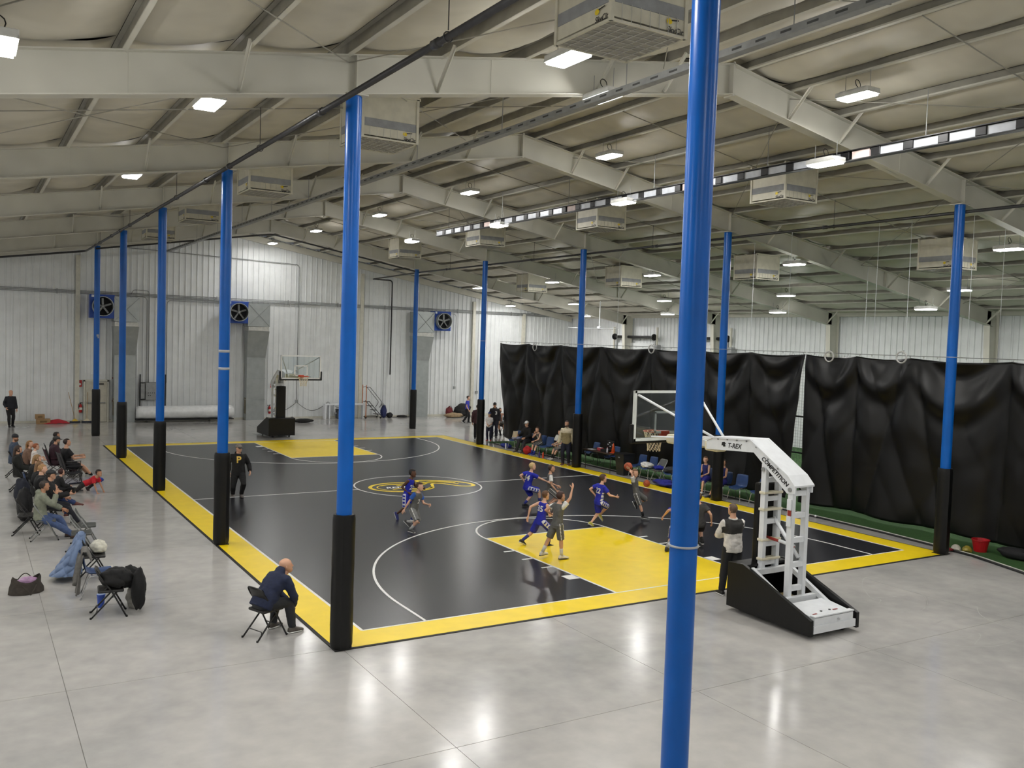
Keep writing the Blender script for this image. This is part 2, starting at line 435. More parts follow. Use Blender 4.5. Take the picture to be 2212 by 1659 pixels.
line('centre_line', [(-HW, 0), (-RC, 0)]); line('centre_line', [(RC, 0), (HW, 0)])
line('centre_circle', arc(0, 0, RC, 0, 2 * PI, 96)[:-1], LN, True)
for s in (-1, 1):
    yb = s * HL; yf = s * (HL - FT)
    for sx in (-1, 1):
        line('lane_line', [(sx * KW, yb), (sx * KW, yf)])
        for dd, wd in ((1.35, .30), (2.25, .06), (3.05, .06), (3.85, .06)):
            line('lane_mark', [(sx * KW, yb - s * dd), (sx * (KW + .30), yb - s * dd)], wd)
    line('free_throw_line', [(-KW, yf), (KW, yf)])
    line('free_throw_arc', arc(0, yf, KW, 0, -s * PI))
    cy = s * 11.88
    line('three_point_line', [(6.02, yb)] + arc(0, cy, 6.02, 0, -s * PI, 72) + [(-6.02, yb)])
# centre emblem: yellow oval badge with a curling lizard tail and a white wordmark
def ribbon(pts, wds, m=M_YEL, nm='emblem_stroke'):
    vs = []; fs = []; P = [Vector(p) for p in pts]; n = len(P)
    for i in range(n):
        t = (P[min(i + 1, n - 1)] - P[max(i - 1, 0)]).normalized(); q = Vector((-t.y, t.x)) * wds[i] / 2
        vs += [(P[i].x + q.x, P[i].y + q.y, .0145), (P[i].x - q.x, P[i].y - q.y, .0145)]
    for i in range(n - 1): fs.append((2 * i, 2 * i + 1, 2 * i + 3, 2 * i + 2))
    return MB().add(vs, fs).build(nm, m, court, fix=False)
def spl(ctrl, n=40):
    out = []; c = [Vector(p) for p in ctrl]
    for i in range(len(c) - 1):
        p0, p1, p2, p3 = c[max(i - 1, 0)], c[i], c[i + 1], c[min(i + 2, len(c) - 1)]
        for k in range(n // (len(c) - 1)):
            t = k / (n // (len(c) - 1))
            out.append(.5 * ((2 * p1) + (p2 - p0) * t + (2 * p0 - 5 * p1 + 4 * p2 - p3) * t * t + (3 * p1 - p0 - 3 * p2 + p3) * t ** 3))
    out.append(c[-1]); return out
def taper(n, a, b, c): return [a + (b - a) * min(1, i / (n * .5)) if i < n * .5 else b + (c - b) * (i - n * .5) / (n * .5) for i in range(n)]
def ovalring(cx, cy, rx, ry, wd, a0=0.0, a1=2 * PI):
    p = [(cx + rx * math.cos(a0 + (a1 - a0) * i / 48), cy + ry * math.sin(a0 + (a1 - a0) * i / 48)) for i in range(49)]
    ribbon(p, [wd] * 49)
ovalring(-.62, -.05, 1.05, .86, .13, .35, 5.9); ovalring(-.62, -.05, .82, .64, .05, .6, 5.6)
for c in (((-1.2, .35), (-.8, .5), (-.3, .3), (.05, .38)), ((-1.1, -.42), (-.7, -.3), (-.3, -.5), (0, -.4)), ((-.7, .2), (-.3, .32), (.1, .15))):
    p = spl(c); ribbon(p, taper(len(p), .04, .16, .04))
p = spl(((-.1, -.72), (.35, -.35), (.62, .2), (.95, .12), (1.3, -.5), (1.72, -.62), (1.86, -.2), (1.55, .42), (.9, .86), (.45, 1.0), (.36, .74), (.75, .52), (1.2, .28), (1.45, -.1)), 120)
ribbon(p, taper(len(p), .09, .15, .1))
p = spl(((.2, .1), (.55, .5), (1.05, .5), (1.5, .2)), 40); ribbon(p, taper(len(p), .1, .34, .05))
for i in range(6):
    t = i / 5; ribbon([(1.0 + .55 * t, .62 - .55 * t), (.92 + .5 * t, .48 - .55 * t)], [.03, .03])
put_text('REPTILE', M_LINE, basis((-.62, -.08, .0152), (1, 0, 0), (0, 1, 0), .34), court, 'emblem_wordmark')
# ================================================================== LAMPS
M_LAMP = mat('led_diffuser', (255, 253, 250), rough=0.5, var=0, emit=LAMP_POWER)
M_HOUS = mat('lamp_housing_white', (205, 205, 200), rough=0.5)
def lamp_meshes():
    h = MB(); h.cbox((0, 0, .045), (.36, .74, .07), .012)
    for k in range(6): h.box((-.14 + k * .056, 0, .085), (.012, .6, .03))
    d = MB().add([(-.155, -.34, -.05), (.155, -.34, -.05), (.155, .34, -.05), (-.155, .34, -.05), (-.165, -.35, .01), (.165, -.35, .01), (.165, .35, .01), (-.165, .35, .01)], [(0, 3, 2, 1), (0, 1, 5, 4), (1, 2, 6, 5), (2, 3, 7, 6), (3, 0, 4, 7)])
    f = MB(); f.box((0, .36, .0), (.36, .02, .03)); f.box((0, -.36, 0), (.36, .02, .03)); f.box((.172, 0, 0), (.016, .74, .03)); f.box((-.172, 0, 0), (.016, .74, .03))
    w_ = MB(); w_.tube([(0, 0, .1), (0, 0, .42)], .006, 5)
    c = MB(); c.tube([(.0 + .07 * math.cos(a), .07 * math.sin(a) * .3, .22 + .08 * math.sin(a)) for a in [2 * PI * i / 10 for i in range(10)]], .008, 5, closed=True); c.tube([(0, 0, .1), (0, .02, .15)], .01, 5)
    return [('housing', h.mesh('housing', M_HOUS)), ('diffuser', d.mesh('diffuser', M_LAMP, fix=False)), ('rim', f.mesh('rim', M_HOUS)), ('hanger_wire', w_.mesh('hanger_wire', M_GREY)), ('cord_coil', c.mesh('cord_coil', M_BLK))]
LM = lamp_meshes()
def lamp(p, label, group=None):
    t = thing('high_bay_lamp', label, 'lamp', p, 0, group)
    for n, me in LM: inst(me, n, t, (0, -.28, 0) if n == 'hanger_wire' else (0, 0, 0))
    inst(LM[3][1], 'hanger_wire', t, (0, .28, 0))
rows = [
 (9.80, 'just right of the roof ridge', [(1852, 206), (1316, 336), (1015, 415), (820, 464), (683, 498), (589, 525)]),
 (8.88, 'over the right half of the court', [(1783, 352), (1347, 437), (1078, 487), (890, 521)]),
 (7.86, 'just beyond the right columns', [(2180, 537), (1716, 570), (1409, 594), (1193, 609), (1033, 622)]),
 (7.16, 'midway over the curtained side', [(2073, 626), (1698, 638), (1435, 649), (1240, 656), (1103, 660)]),
 (6.60, 'lowest, nearest the right side wall', [(2000, 667), (1680, 674), (1442, 678), (1264, 682)]),
]
ordn = ['nearest', 'second', 'third', 'fourth', 'fifth', 'sixth']
for z, where, L in rows:
    for i, (u, v) in enumerate(L):
        p = G(u, v, z); lamp(p, '%s LED lamp in the row %s' % (ordn[i], where), 'LED high-bay lamps')
lamp(G(1228, 124, 9.0), 'large bright LED high-bay lamp hanging below the nearest air unit', 'LED high-bay lamps')
lamp(G(1303, 208, 9.22), 'bright LED high-bay lamp against the bottom flange of the nearest frame', 'LED high-bay lamps')
lamp(G(452, 222, 8.45), 'bright LED high-bay lamp over the spectators, below the nearest frame', 'LED high-bay lamps')
lamp(G(285, 377, 8.45), 'LED high-bay lamp over the spectators, half behind the second frame', 'LED high-bay lamps')
lamp(G(-4, 93, 7.9), 'LED high-bay lamp cut by the left picture edge', 'LED high-bay lamps')
# the same rows go on outside the picture
for (x, y, z) in ((-9.6, 3.4, 8.45), (-9.6, 11.2, 8.45), (-10.4, 20.6, 8.3), (-9.6, -20.1, 8.45), (-9.6, -28, 8.45), (-15.5, -12.5, 7.3), (-15.5, -4.7, 7.3), (-15.5, 3.1, 7.3), (-15.5, 11, 7.3), (-15.5, 19, 7.3), (-15.5, -20.3, 7.3), (-15.5, -28, 7.3), (-20, -8, 6.6), (-20, 4, 6.6), (-20, 15, 6.6), (1.4, -25.5, 9.7), (4.4, -20.5, 9.2), (4.4, -28, 9.2), (12, -20.5, 7.9), (16.5, -20, 7.15), (-3.6, -22.5, 9.2), (-3.6, -30, 9.2)):
    q = CR @ (Vector((x, y, z)) - CC)
    if q.z > 0 and abs(q.x / q.z * CF) < 1150 and abs(q.y / q.z * CF) < 880: continue
    lamp((x, y, z), 'LED high-bay lamp of the rows outside the picture', 'LED high-bay lamps out of view')

# ================================================================== BLUE COLUMNS
def shaft_mesh(r=.122):
    m = MB(); n = 28; m.lathe([(r, .0), (r, zb(7.8) - .02)], n); return m.mesh('shaft', M_BLUE, smooth=False)
sh = MB(); sh.lathe([(.122, .01), (.122, 8.57)], 32)
SH = sh.mesh('shaft', M_BLUE, smooth=True); SH.set_sharp_from_angle(angle=R_(40))
def pad_mesh(seed, r=.178, h=2.12):
    rnd = random.Random(seed); m = MB(); n = 28; prof = []
    vs = []; fs = []; K = 30
    for i in range(K + 1):
        z = .012 + (h - .012) * i / K
        for j in range(n):
            q = 2 * PI * j / n
            rr = r + .006 * noise.noise(Vector((math.cos(q) * 1.6, math.sin(q) * 1.6, z * 2.2 + seed * 7))) + .004 * noise.noise(Vector((math.cos(q) * 5, math.sin(q) * 5, z * 9 + seed)))
            if i in (0, K): rr -= .014
            sx = 1.0
            if abs(q - 3.6) < .14: rr += .02                     # lapped vertical seam
            vs.append((rr * math.cos(q), rr * math.sin(q), z))
    for i in range(K):
        for j in range(n):
            j2 = (j + 1) % n; fs.append((i * n + j, i * n + j2, (i + 1) * n + j2, (i + 1) * n + j))
    fs.append(tuple(range(n - 1, -1, -1))); fs.append(tuple(K * n + j for j in range(n)))
    return m.add(vs, fs).mesh('floor_pad', M_PAD, smooth=True)
PADS = [pad_mesh(i) for i in range(4)]
for p in PADS: p.set_sharp_from_angle(angle=R_(50))
CAPM = MB().box((0, 0, 8.575), (.34, .34, .02)).mesh('cap_plate', M_STEEL)
BASEM = MB().box((0, 0, .006), (.3, .3, .012)).mesh('base_plate', M_BLK)
M_TAPE = mat('silver_tape', (170, 174, 178), rough=0.4, var=0.05)
cl = {(-1, 0): 'nearest tall blue steel column, crossing the picture from top to bottom',
      (-1, 1): 'tall blue column with black pad at the near left corner of the court',
      (-1, 2): 'tall blue column with black pad beside the man in the black letter hoodie',
      (-1, 3): 'tall blue column with black pad halfway down the left sideline',
      (-1, 4): 'blue column with black pad at the far left corner of the court',
      (-1, 5): 'farthest left blue column, in front of the cream exit door',
      (1, 1): 'blue column with black pad at the near right corner of the court',
      (1, 2): 'blue column with black pad behind the near backboard arm',
      (1, 3): 'blue column with black pad beside the standing coach in tan sweater',
      (1, 4): 'blue column with black pad beside the child in white shirt',
      (1, 5): 'farthest right blue column, in front of the right wall blower duct'}
cols = {}
for (s, i), lab in cl.items():
    y = -13.646 + BAY * (i - 1); x = s * 7.8
    if (s, i) == (1, 5): y = 17.2
    if i == 0: x, y = -7.845, -21.42
    t = thing('steel_column', lab, 'column', (x, y, .012 if abs(y) < 13.72 else 0.0), 0, 'blue steel columns'); cols[(s, i)] = t
    q_ = inst(SH, 'shaft', t); q_.scale = (.93, .93, 1) if i == 0 else (1, 1, 1)
    pd = inst(PADS[(i + (s > 0)) % 4], 'floor_pad', t, rot=(0, 0, i * .7)); pd.scale.z = .60 if i == 0 else 1.0; inst(CAPM, 'cap_plate', t); inst(BASEM, 'base_plate', t)
for z in (4.06, 4.46):
    m = MB(); m.lathe([(.125, z - .03), (.125, z + .03)], 24); m.build('tape_band', M_TAPE, cols[(-1, 2)], smooth=True)
for (s, i), z in (((-1, 0), 3.30), ((1, 1), 4.86), ((1, 2), 4.86), ((1, 3), 4.86), ((1, 4), 4.86)):
    MB().lathe([(.125, z - .008), (.127, z), (.125, z + .008)], 24).build('cable_ring', M_TAPE, cols[(s, i)], smooth=True)
mb = MB(); mb.box((.03, -.125, 4.55), (.09, .03, .1)); mb.cbox((.05, -.14, 4.46), (.05, .02, .07), .005); mb.build('sensor_box', M_TAPE, cols[(-1, 5)])

# ================================================================== PIPES AND TRAYS UNDER THE ROOF
def path_round(pts, r=.12, n=4):
    pts = [Vector(p) for p in pts]; out = [pts[0]]
    for a, b, c in zip(pts[:-2], pts[1:-1], pts[2:]):
        d1 = (a - b); d2 = (c - b); k = min(r, d1.length * .45, d2.length * .45); d1.normalize(); d2.normalize()
        for i in range(n + 1):
            t = i / n; out.append((b + d1 * k) * (1 - t) ** 2 + b * 2 * t * (1 - t) + (b + d2 * k) * t ** 2)
    out.append(pts[-1]); return out
M_PIPE = mat('dark_painted_pipe', (46, 46, 48), rough=0.4, var=0.08)
def hung_pipe(label, pts, r, hang, mt=M_PIPE, name='gas_pipe', fit=None):
    t = thing(name, label, 'pipe', (0, 0, 0)); MB().tube(path_round(pts, .2), r, 10).build('pipe', mt, t, smooth=True)
    for (x, y, z0, z1) in hang:
        m = MB(); m.tube([(x, y, z0 + r + .03), (x, y, z1)], .007, 5); m.tube([(x + (r + .014) * math.cos(a), y, z0 + (r + .014) * math.sin(a)) for a in [2 * PI * i / 12 for i in range(12)]], .008, 5, closed=True); m.build('hanger', mt, t)
    for p in (fit or []):
        MB().tube([Vector(p) - Vector((0, .07, 0)), Vector(p) + Vector((0, .07, 0))], r * 1.35, 10).build('coupling', mt, t, smooth=True)
    return t
xl = -8.16; zl = 8.38
hung_pipe('black pipe hung along the tops of the left blue columns', [(xl, -32, zl), (xl, 18.6, zl), (-11.5, 19.3, 7.9), (-22.8, 19.4, 6.25)], .045,
          [(xl, y, zl, zt(8.16)) for y in (-17.5, -9.8, -2, 5.8, 13.6)], fit=[(xl, y, zl) for y in (-17.2, -13.2, -7.5, -5.4, 2.4, 8, 10.2, 15)])
hung_pipe('black pipe following the roof slope along the farthest frame', [(-7.9, 17.3, 8.42), (0, 17.3, 9.76), (7.6, 17.0, 8.44)], .04, [], fit=[])
xr = 7.95; zr = 8.42
hung_pipe('black pipe hung along the tops of the right blue columns', [(xr, -30, zr), (xr, 17.2, zr), (8.1, 24.05, 8.35), (9.4, 24.05, 8.35), (9.4, 24.05, 2.6)], .04,
          [(xr, y, zr, zt(7.95)) for y in (-17.5, -9.8, -2, 5.8, 13.6)], fit=[(xr, y, zr) for y in (-9.5, -2.2, 6, 14)])
tr = thing('cable_tray', 'grey perforated cable tray hung beneath the left roof slope', 'cable tray', (0, 0, 0))
tx, tz = -3.62, 9.05
m = MB()
for dx in (-.075, .075): m.box((tx + dx, -2.9, tz + .05), (.008, 53.8, .1))
m.box((tx, -2.9, tz), (.15, 53.8, .006)); m.build('channel', M_GREY, tr)
slt = MB().box((0, 0, 0), (.004, .18, .03)).mesh('slot', mat('slot_dark', (70, 72, 72)))
for k in range(120): inst(slt, 'slot', tr, (tx - .081, -29 + k * .44, tz + .05))
for y in (-18.5, -15, -11, -7, -3, 1, 5, 9, 13, 17, 21): MB().tube([(tx, y, tz + .08), (tx, y, zt(3.6))], .008, 5).build('hanger_rod', M_GREY, tr)
MB().tube([(tx + .02, -29 + i * 1.3, tz + .06 + .03 * math.sin(i * 1.7)) for i in range(42)], .03, 6).build('cable_bundle', mat('grey_cable', (120, 120, 120)), tr, smooth=True)
# linear track with black and silver modules above the court
tk = thing('lighting_track', 'long suspended track of alternating black and silver modules above the court', 'track', (0, 0, 0))
kx, kz = 2.9, 9.0; y0, y1 = 4.93, -27.0
m = MB(); m.box((kx, (y0 + y1) / 2, kz - .10), (.16, y0 - y1, .02)); m.box((kx, (y0 + y1) / 2, kz + .10), (.16, y0 - y1, .02)); m.box((kx + .06, (y0 + y1) / 2, kz), (.02, y0 - y1, .2)); m.build('rail', M_BLK, tk)
M_SILV = mat('silver_module', (200, 204, 210), rough=0.3, metal=0.4, var=0.05); M_ORNG = mat('module_window', (214, 168, 150), rough=0.5)
SEG = MB().box((0, 0, 0), (.07, .56, .16)).mesh('silver_module', M_SILV); SEGB = MB().cbox((0, 0, 0), (.1, .22, .17), .015).mesh('black_module', M_BLK); SEGO = MB().box((0, 0, 0), (.075, .42, .16)).mesh('lit_module', mat('red_display', (216, 196, 190), rough=.5))
k = 0; y = y0 - .25
while y > y1 + .3:
    inst(SEGO if k % 7 == 5 else SEG, 'lit_module' if k % 7 == 5 else 'silver_module', tk, (kx, y, kz)); inst(SEGB, 'black_module', tk, (kx - .01, y - .36, kz)); y -= .74; k += 1
for y in (4, 0, -4, -8, -12, -16, -20, -24): MB().tube([(kx, y, kz + .1), (kx, y, zt(2.9))], .008, 5).build('hanger_rod', M_GREY, tk)

# ================================================================== CEILING AIR UNITS
M_BOX = mat('cream_sheet_metal', (206, 202, 184), rough=0.5, var=0.03); M_BAND = mat('grey_filter_band', (146, 148, 150), rough=0.8, var=0.05, bump=.3, bscale=60)
M_GRILL = mat('grille_grey', (150, 148, 140), rough=.7); M_GW = mat('grille_wire', (190, 188, 180), rough=.4); M_INK = mat('logo_ink', (28, 24, 30), rough=.5); M_LOGY = mat('logo_yellow', (232, 204, 40), rough=.5)
def air_unit(p, label, h=.86, wd=1.12):
    t = thing('air_unit', label, 'air unit', p, 0, 'ceiling air units'); w2 = wd / 2
    b = MB(); b.box((0, 0, h / 2 + .03), (wd, wd, h - .06))
    for sx in (-1, 1):
        for sy in (-1, 1): b.box((sx * w2, sy * w2, h / 2), (.05, .05, h))
    b.box((0, 0, h), (wd + .1, .06, .05)); b.box((0, w2, h), (wd + .1, .05, .05)); b.box((0, -w2, h), (wd + .1, .05, .05))
    b.box((0, -w2 - .004, .015), (wd, .03, .03)); b.box((0, w2 + .004, .015), (wd, .03, .03)); b.box((-w2 - .004, 0, .015), (.03, wd, .03)); b.box((w2 + .004, 0, .015), (.03, wd, .03))
    b.build('housing', M_BOX, t)
    for (c, d) in (((0, -w2 - .006, .3), (wd - .06, .012, .15)), ((0, w2 + .006, .3), (wd - .06, .012, .15)), ((-w2 - .006, 0, .3), (.012, wd - .06, .15)), ((w2 + .006, 0, .3), (.012, wd - .06, .15))):
        MB().box(c, d).build('filter_band', M_BAND, t)
    MB().box((0, 0, .02), (wd - .04, wd - .04, .01)).build('grille_backing', M_GRILL, t)
    g = MB()
    for k in range(1, 8):
        q = -w2 + wd * k / 8; g.box((q, 0, .008), (.008, wd, .008)); g.box((0, q, .008), (wd, .008, .008)); g.box((q, -w2 - .02, .12), (.006, .006, .22))
    g.build('wire_guard', M_GW, t)
    for (o, x) in (((w2 - .17, -w2 - .016, .12), (1, 0, 0)), ((-w2 - .016, -w2 + .17, .12), (0, -1, 0))):
        put_text('SkyCir', M_INK, basis(Vector(o) + Vector((0, 0, -.05)), x, (0, 0, 1), .095), t, 'unit_lettering')
        sw = MB(); X = Vector(x)
        pts = [Vector(o) + X * (-.09 + .045 * math.cos(a)) + Vector((0, 0, .045 + .035 * math.sin(a))) for a in [2 * PI * i / 12 for i in range(12)]]
        sw.add(pts, [tuple(range(12))]); sw.build('unit_emblem', M_LOGY, t, fix=False)
        MB().add([Vector(o) + X * q + Vector((0, 0, zz)) for q, zz in ((-.06, .055), (.06, .07), (.06, .085), (-.06, .07))], [(0, 1, 2, 3)]).build('unit_emblem', M_INK, t, fix=False)
c1 = G(1324, 43, 8.65); h = .56
for i, (u, v) in enumerate(((1324, 43), (793, 296), (552, 412), (398, 472), (312, 497))):
    p = G(u, v, 8.65); air_unit((-6.02 + .05, [-17.85, -10.25, -2.4, 5.6, 13.2][i], 8.65), ['large cream air unit with wire grille at the top of the picture', 'cream air unit beside the top of the near left column', 'third cream air unit of the left slope, behind the second column', 'fourth cream air unit of the left slope, behind the third frame', 'farthest cream air unit of the left slope'][i])
for i, y in enumerate((-10.6, -2.85, 4.85, 12.6)):
    air_unit((5.0, y, 8.65), ['cream air unit above the right columns, just below the module track', 'second cream air unit of the right slope, beside the track', 'third cream air unit of the right slope', 'farthest cream air unit of the right slope'][i], .9)
for i, y in enumerate((-10.5, -2.9, 5.0, 12.6)):
    air_unit((12.2, y, 7.45), ['cream air unit behind the top of the near right column', 'second cream air unit on the curtained side', 'third cream air unit on the curtained side', 'farthest cream air unit on the curtained side'][i], .9)
# ================================================================== ALONG THE FAR WALL
W0 = YF - .0
def on_wall(u, v, y=24.1): return GY(u, v, y)
# exit door
d1 = empty('door_1', (-7.04, YF - .06, 0)); tag(d1, 'cream steel exit door with panic bar in the far wall', kind='structure')
M_DOOR = mat('cream_door_paint', (196, 192, 176), rough=.5, var=.03)
MB().cbox((0, 0, 1.05), (1.02, .05, 2.08), .008).build('door_leaf', M_DOOR, d1)
for c, d in (((-.56, 0, 1.09), (.08, .09, 2.18)), ((.56, 0, 1.09), (.08, .09, 2.18)), ((0, 0, 2.15), (1.2, .09, .1))): MB().box(c, d).build('door_jamb', M_TRIM, d1)
m = MB(); m.tube([(-.42, -.09, 1.0), (.42, -.09, 1.0)], .025, 8); m.box((-.4, -.06, 1.0), (.1, .07, .1)); m.box((.4, -.06, 1.0), (.06, .07, .06)); m.build('panic_bar', M_GREY, d1)
MB().box((.1, -.06, 1.98), (.5, .07, .07)).build('door_closer', mat('closer_bronze', (70, 66, 60)), d1)
# emergency light over the door
el = thing('emergency_light', 'small twin-head emergency light above the exit door', 'light', (-7.05, YF - .04, 2.5))
MB().cbox((0, -.03, 0), (.32, .07, .14), .01).build('battery_box', M_WHT, el)
for s in (-1, 1): MB().lathe([(.02, -.03), (.06, .04), (.055, .05)], 12, (s * .22, -.07, .02), Matrix.Rotation(PI / 2, 3, 'X')).build('lamp_head', M_WHT, el)
# pull stations / signs
def sign(label, x, z, w_, h_, mt, inner=None, name='wall_sign', cat='sign'):
    t = thing(name, label, cat, (x, YF - .035, z)); MB().cbox((0, -.012, 0), (w_, .02, h_), .004).build('plate', mt, t)
    if inner: inner(t)
    return t
M_RED = mat('safety_red', (176, 24, 26), rough=.4, var=.03)
sign('red fire extinguisher sign beside the exit door', -7.82, 2.0, .2, .34, M_RED, lambda t: MB().lathe([(.06, 0), (.06, .004)], 14, (0, -.026, -.04), Matrix.Rotation(PI / 2, 3, 'X')).build('white_disc', M_WHT, t))
sign('red and white fire extinguisher arrow sign right of the middle blower duct', 2.08, 1.9, .14, .3, M_WHT, lambda t: [MB().box((0, -.025, .03), (.06, .004, .16)).build('red_arrow', M_RED, t), MB().prism([(-.05, -.05), (.05, -.05), (0, -.12)], 'y', -.027, -.023).build('red_arrow_head', M_RED, t)])
def extinguisher(label, x, z):
    t = thing('fire_extinguisher', label, 'fire extinguisher', (x, YF - .13, z))
    MB().lathe([(.03, 0), (.07, .01), (.075, .04), (.075, .34), (.06, .4), (.025, .43), (.025, .45)], 14).build('cylinder', M_RED, t, smooth=True)
    MB().cbox((0, 0, .475), (.05, .05, .05), .01).build('valve', M_BLK, t); m = MB(); m.box((.02, 0, .52), (.14, .02, .015)); m.box((.03, 0, .49), (.12, .02, .012)); m.build('lever', M_BLK, t)
    MB().tube(path_round([(0, 0, .47), (-.09, -.02, .46), (-.1, -.02, .2)], .05), .012, 6).build('hose', M_BLK, t, smooth=True)
    MB().box((0, .06, .25), (.06, .05, .3)).build('bracket', M_GREY, t)
    MB().lathe([(.0765, .14), (.0765, .27)], 14).build('label_band', mat('label_paper', (222, 220, 210)), t)
extinguisher('red fire extinguisher hung between the wall column and the exit door', -7.78, .5)
extinguisher('red fire extinguisher hung near the far basketball stand', 2.02, .3)
# alarm devices
ad = thing('alarm_riser', 'grey conduit with two small red alarm boxes right of the exit door', 'conduit', (-6.22, YF - .05, 0))
MB().tube([(0, 0, .95), (0, 0, 6.6)], .016, 6).build('conduit', M_GREY, ad)
for z in (2.3, 1.1): MB().cbox((0, -.03, z), (.11, .07, .11), .01).build('alarm_box', mat('dark_red_box', (110, 40, 38)), ad)
# blower units
def blower(label, x, flip=False):
    t = thing('wall_blower', label, 'blower', (x, YF, 0)); f = -1 if flip else 1
    dk_ = MB(); dk_.box((0, -.31, 1.75), (1.02, .54, 3.5)); dk_.build('duct', M_GALV, t)
    tp = MB(); hw = .51
    tp.add([(-hw, -.58, 3.5), (hw, -.58, 3.5), (hw, -.04, 3.5), (-hw, -.04, 3.5), (-.6, -1.0, 5.0), (.6, -1.0, 5.0), (.6, -.04, 5.0), (-.6, -.04, 5.0)], [(0, 1, 5, 4), (1, 2, 6, 5), (2, 3, 7, 6), (3, 0, 4, 7), (0, 3, 2, 1), (4, 5, 6, 7)]); tp.build('duct_taper', M_GALV, t)
    MB().box((0, -.53, 5.12), (1.14, .94, .22)).build('flex_collar', mat('duct_collar', (196, 196, 190), rough=.4, metal=.3), t)
    u = MB(); u.box((0, -.53, 5.88), (1.22, .98, 1.26)); u.build('plenum', M_GALV, t)
    u = MB()
    for (a, b) in (((-.6, 5.26), (.6, 6.5)), ((-.6, 6.5), (.6, 5.26))):
        u.tube([(a[0], -1.025, a[1]), (0, -1.05, 5.88), (b[0], -1.025, b[1])], .01, 4)
    for z in (1.15, 2.35, 3.5): u.box((0, -.585, z), (1.06, .02, .03)); u.box((-.515, -.31, z), (.02, .56, .03))
    u.build('seam_ridge', M_GALV, t)
    g = MB(); g.box((-f * .515, -.32, .8), (.012, .34, .9)); g.build('access_opening', mat('opening_tan', (120, 112, 90)), t)
    fx = -f * 1.16
    hb = MB(); hb.cbox((fx, -.72, 5.99), (1.16, .6, 1.2), .02); hb.build('fan_housing', M_FAN, t)
    ring = MB(); n = 36
    ring.lathe([(.50, 0), (.50, .34), (.47, .34), (.46, .0)], n, (fx, -1.02, 5.99), Matrix.Rotation(PI / 2, 3, 'X')); ring.build('fan_barrel', M_GALV, t, auto=True)
    MB().lathe([(.455, 0), (.455, .01)], n, (fx, -1.03, 5.99), Matrix.Rotation(PI / 2, 3, 'X')).build('fan_throat', mat('fan_dark', (12, 13, 18), rough=.8), t)
    fan = MB(); fan.lathe([(.09, 0), (.09, .1), (.05, .14)], 16, (fx, -1.12, 5.99), Matrix.Rotation(PI / 2, 3, 'X'))
    fn = fan.build('fan_hub', M_GREY, t)
    for k in range(5):
        a = 2 * PI * k / 5 + .35; b_ = MB()
        vs = [(fx + r * math.cos(a) + q * -math.sin(a), -1.17 + q * .5, 5.99 + r * math.sin(a) + q * math.cos(a)) for r in (.07, .42) for q in (-.045, .045)]
        b_.add(vs + [(p[0], p[1] - .012, p[2]) for p in vs], [(0, 1, 3, 2), (4, 6, 7, 5), (0, 2, 6, 4), (1, 5, 7, 3), (2, 3, 7, 6)]); b_.build('fan_blade', M_GREY, t)
    MB().box((fx - .45, -1.03, 6.5), (.12, .01, .12)).build('rating_label', M_WHT, t)
blower('blue wall blower on a galvanised duct, right of the exit door', -5.74)
blower('blue wall blower on a galvanised duct, behind the far basketball stand', 1.08)
blower('blue wall blower to the right of its duct, behind the far right column', 11.3, True)
# conduit runs
cr = thing('conduit_run', 'bundle of three grey conduits running across the far wall', 'conduit', (0, 0, 0))
for k in range(3): MB().tube([(-22.6, YF - .06, 6.62 + k * .07), (22.5, YF - .06, 6.62 + k * .07)], .02, 6).build('conduit', M_GREY, cr, smooth=True)
for i, xx in enumerate((-20, -16, -12, -8.9, -4, -1, 3, 6, 9, 14, 18)): MB().box((xx, YF - .05, 6.69), (.05, .05, .26)).build('strap', M_GREY, cr)
def conduit(label, pts, r=.018, box=None, mt=M_GREY):
    t = thing('wall_conduit', label, 'conduit', (0, 0, 0)); MB().tube(path_round([(p[0], YF - .07, p[1]) for p in pts], .22), r, 6).build('conduit', mt, t, smooth=True)
    if box: MB().cbox((box[0], YF - .08, box[1]), (.13, .1, .17), .01).build('outlet_box', M_GREY, t)
conduit('grey conduit loop dropping to the electrical panel, left of the pair', [(-5.4, 6.72), (-5.3, 6.95), (-4.5, 6.95), (-4.5, 2.05)])
conduit('second grey conduit dropping to the electrical panel', [(-5.2, 6.6), (-4.62, 6.6), (-4.62, 2.05)])
conduit('grey conduit dropping to the electrical panel from the right', [(-.6, 6.56), (-3.75, 6.56), (-3.75, 2.05)])
conduit('last grey conduit dropping to the electrical panel from the right', [(-.6, 6.48), (-3.6, 6.48), (-3.6, 2.05)])
conduit('thin conduit crossing the upper gable and dropping behind the far backboard', [(-6.4, 9.15), (3.6, 8.9), (3.6, 1.1)], .02, (3.6, 1.0))
conduit('thin grey conduit dropping to an outlet right of the rolling ladder', [(9.0, 6.55), (9.0, .8)], .014, (9.0, .75))
conduit('grey conduit with switch box right of the third blower', [(12.7, 6.5), (13.9, 6.5), (13.9, 1.9)], .016, (13.9, 1.8))
conduit('grey conduit beside the wall column near the curtain', [(15.55, 6.6), (15.55, 1.6)], .016, (15.55, 1.5))
dr = thing('cable_swag', 'dark cable draped along the wall behind the far basketball stand', 'cable', (0, 0, 0))
MB().tube(spl3 := [(1.7 + .19 * i, YF - .09, .95 - .5 * math.sin(PI * ((i % 10) / 10)) if i < 20 else .95 - .35 * math.sin(PI * (i - 20) / 8)) for i in range(1, 28)], .014, 6).build('cable', M_BLK, dr, smooth=True)
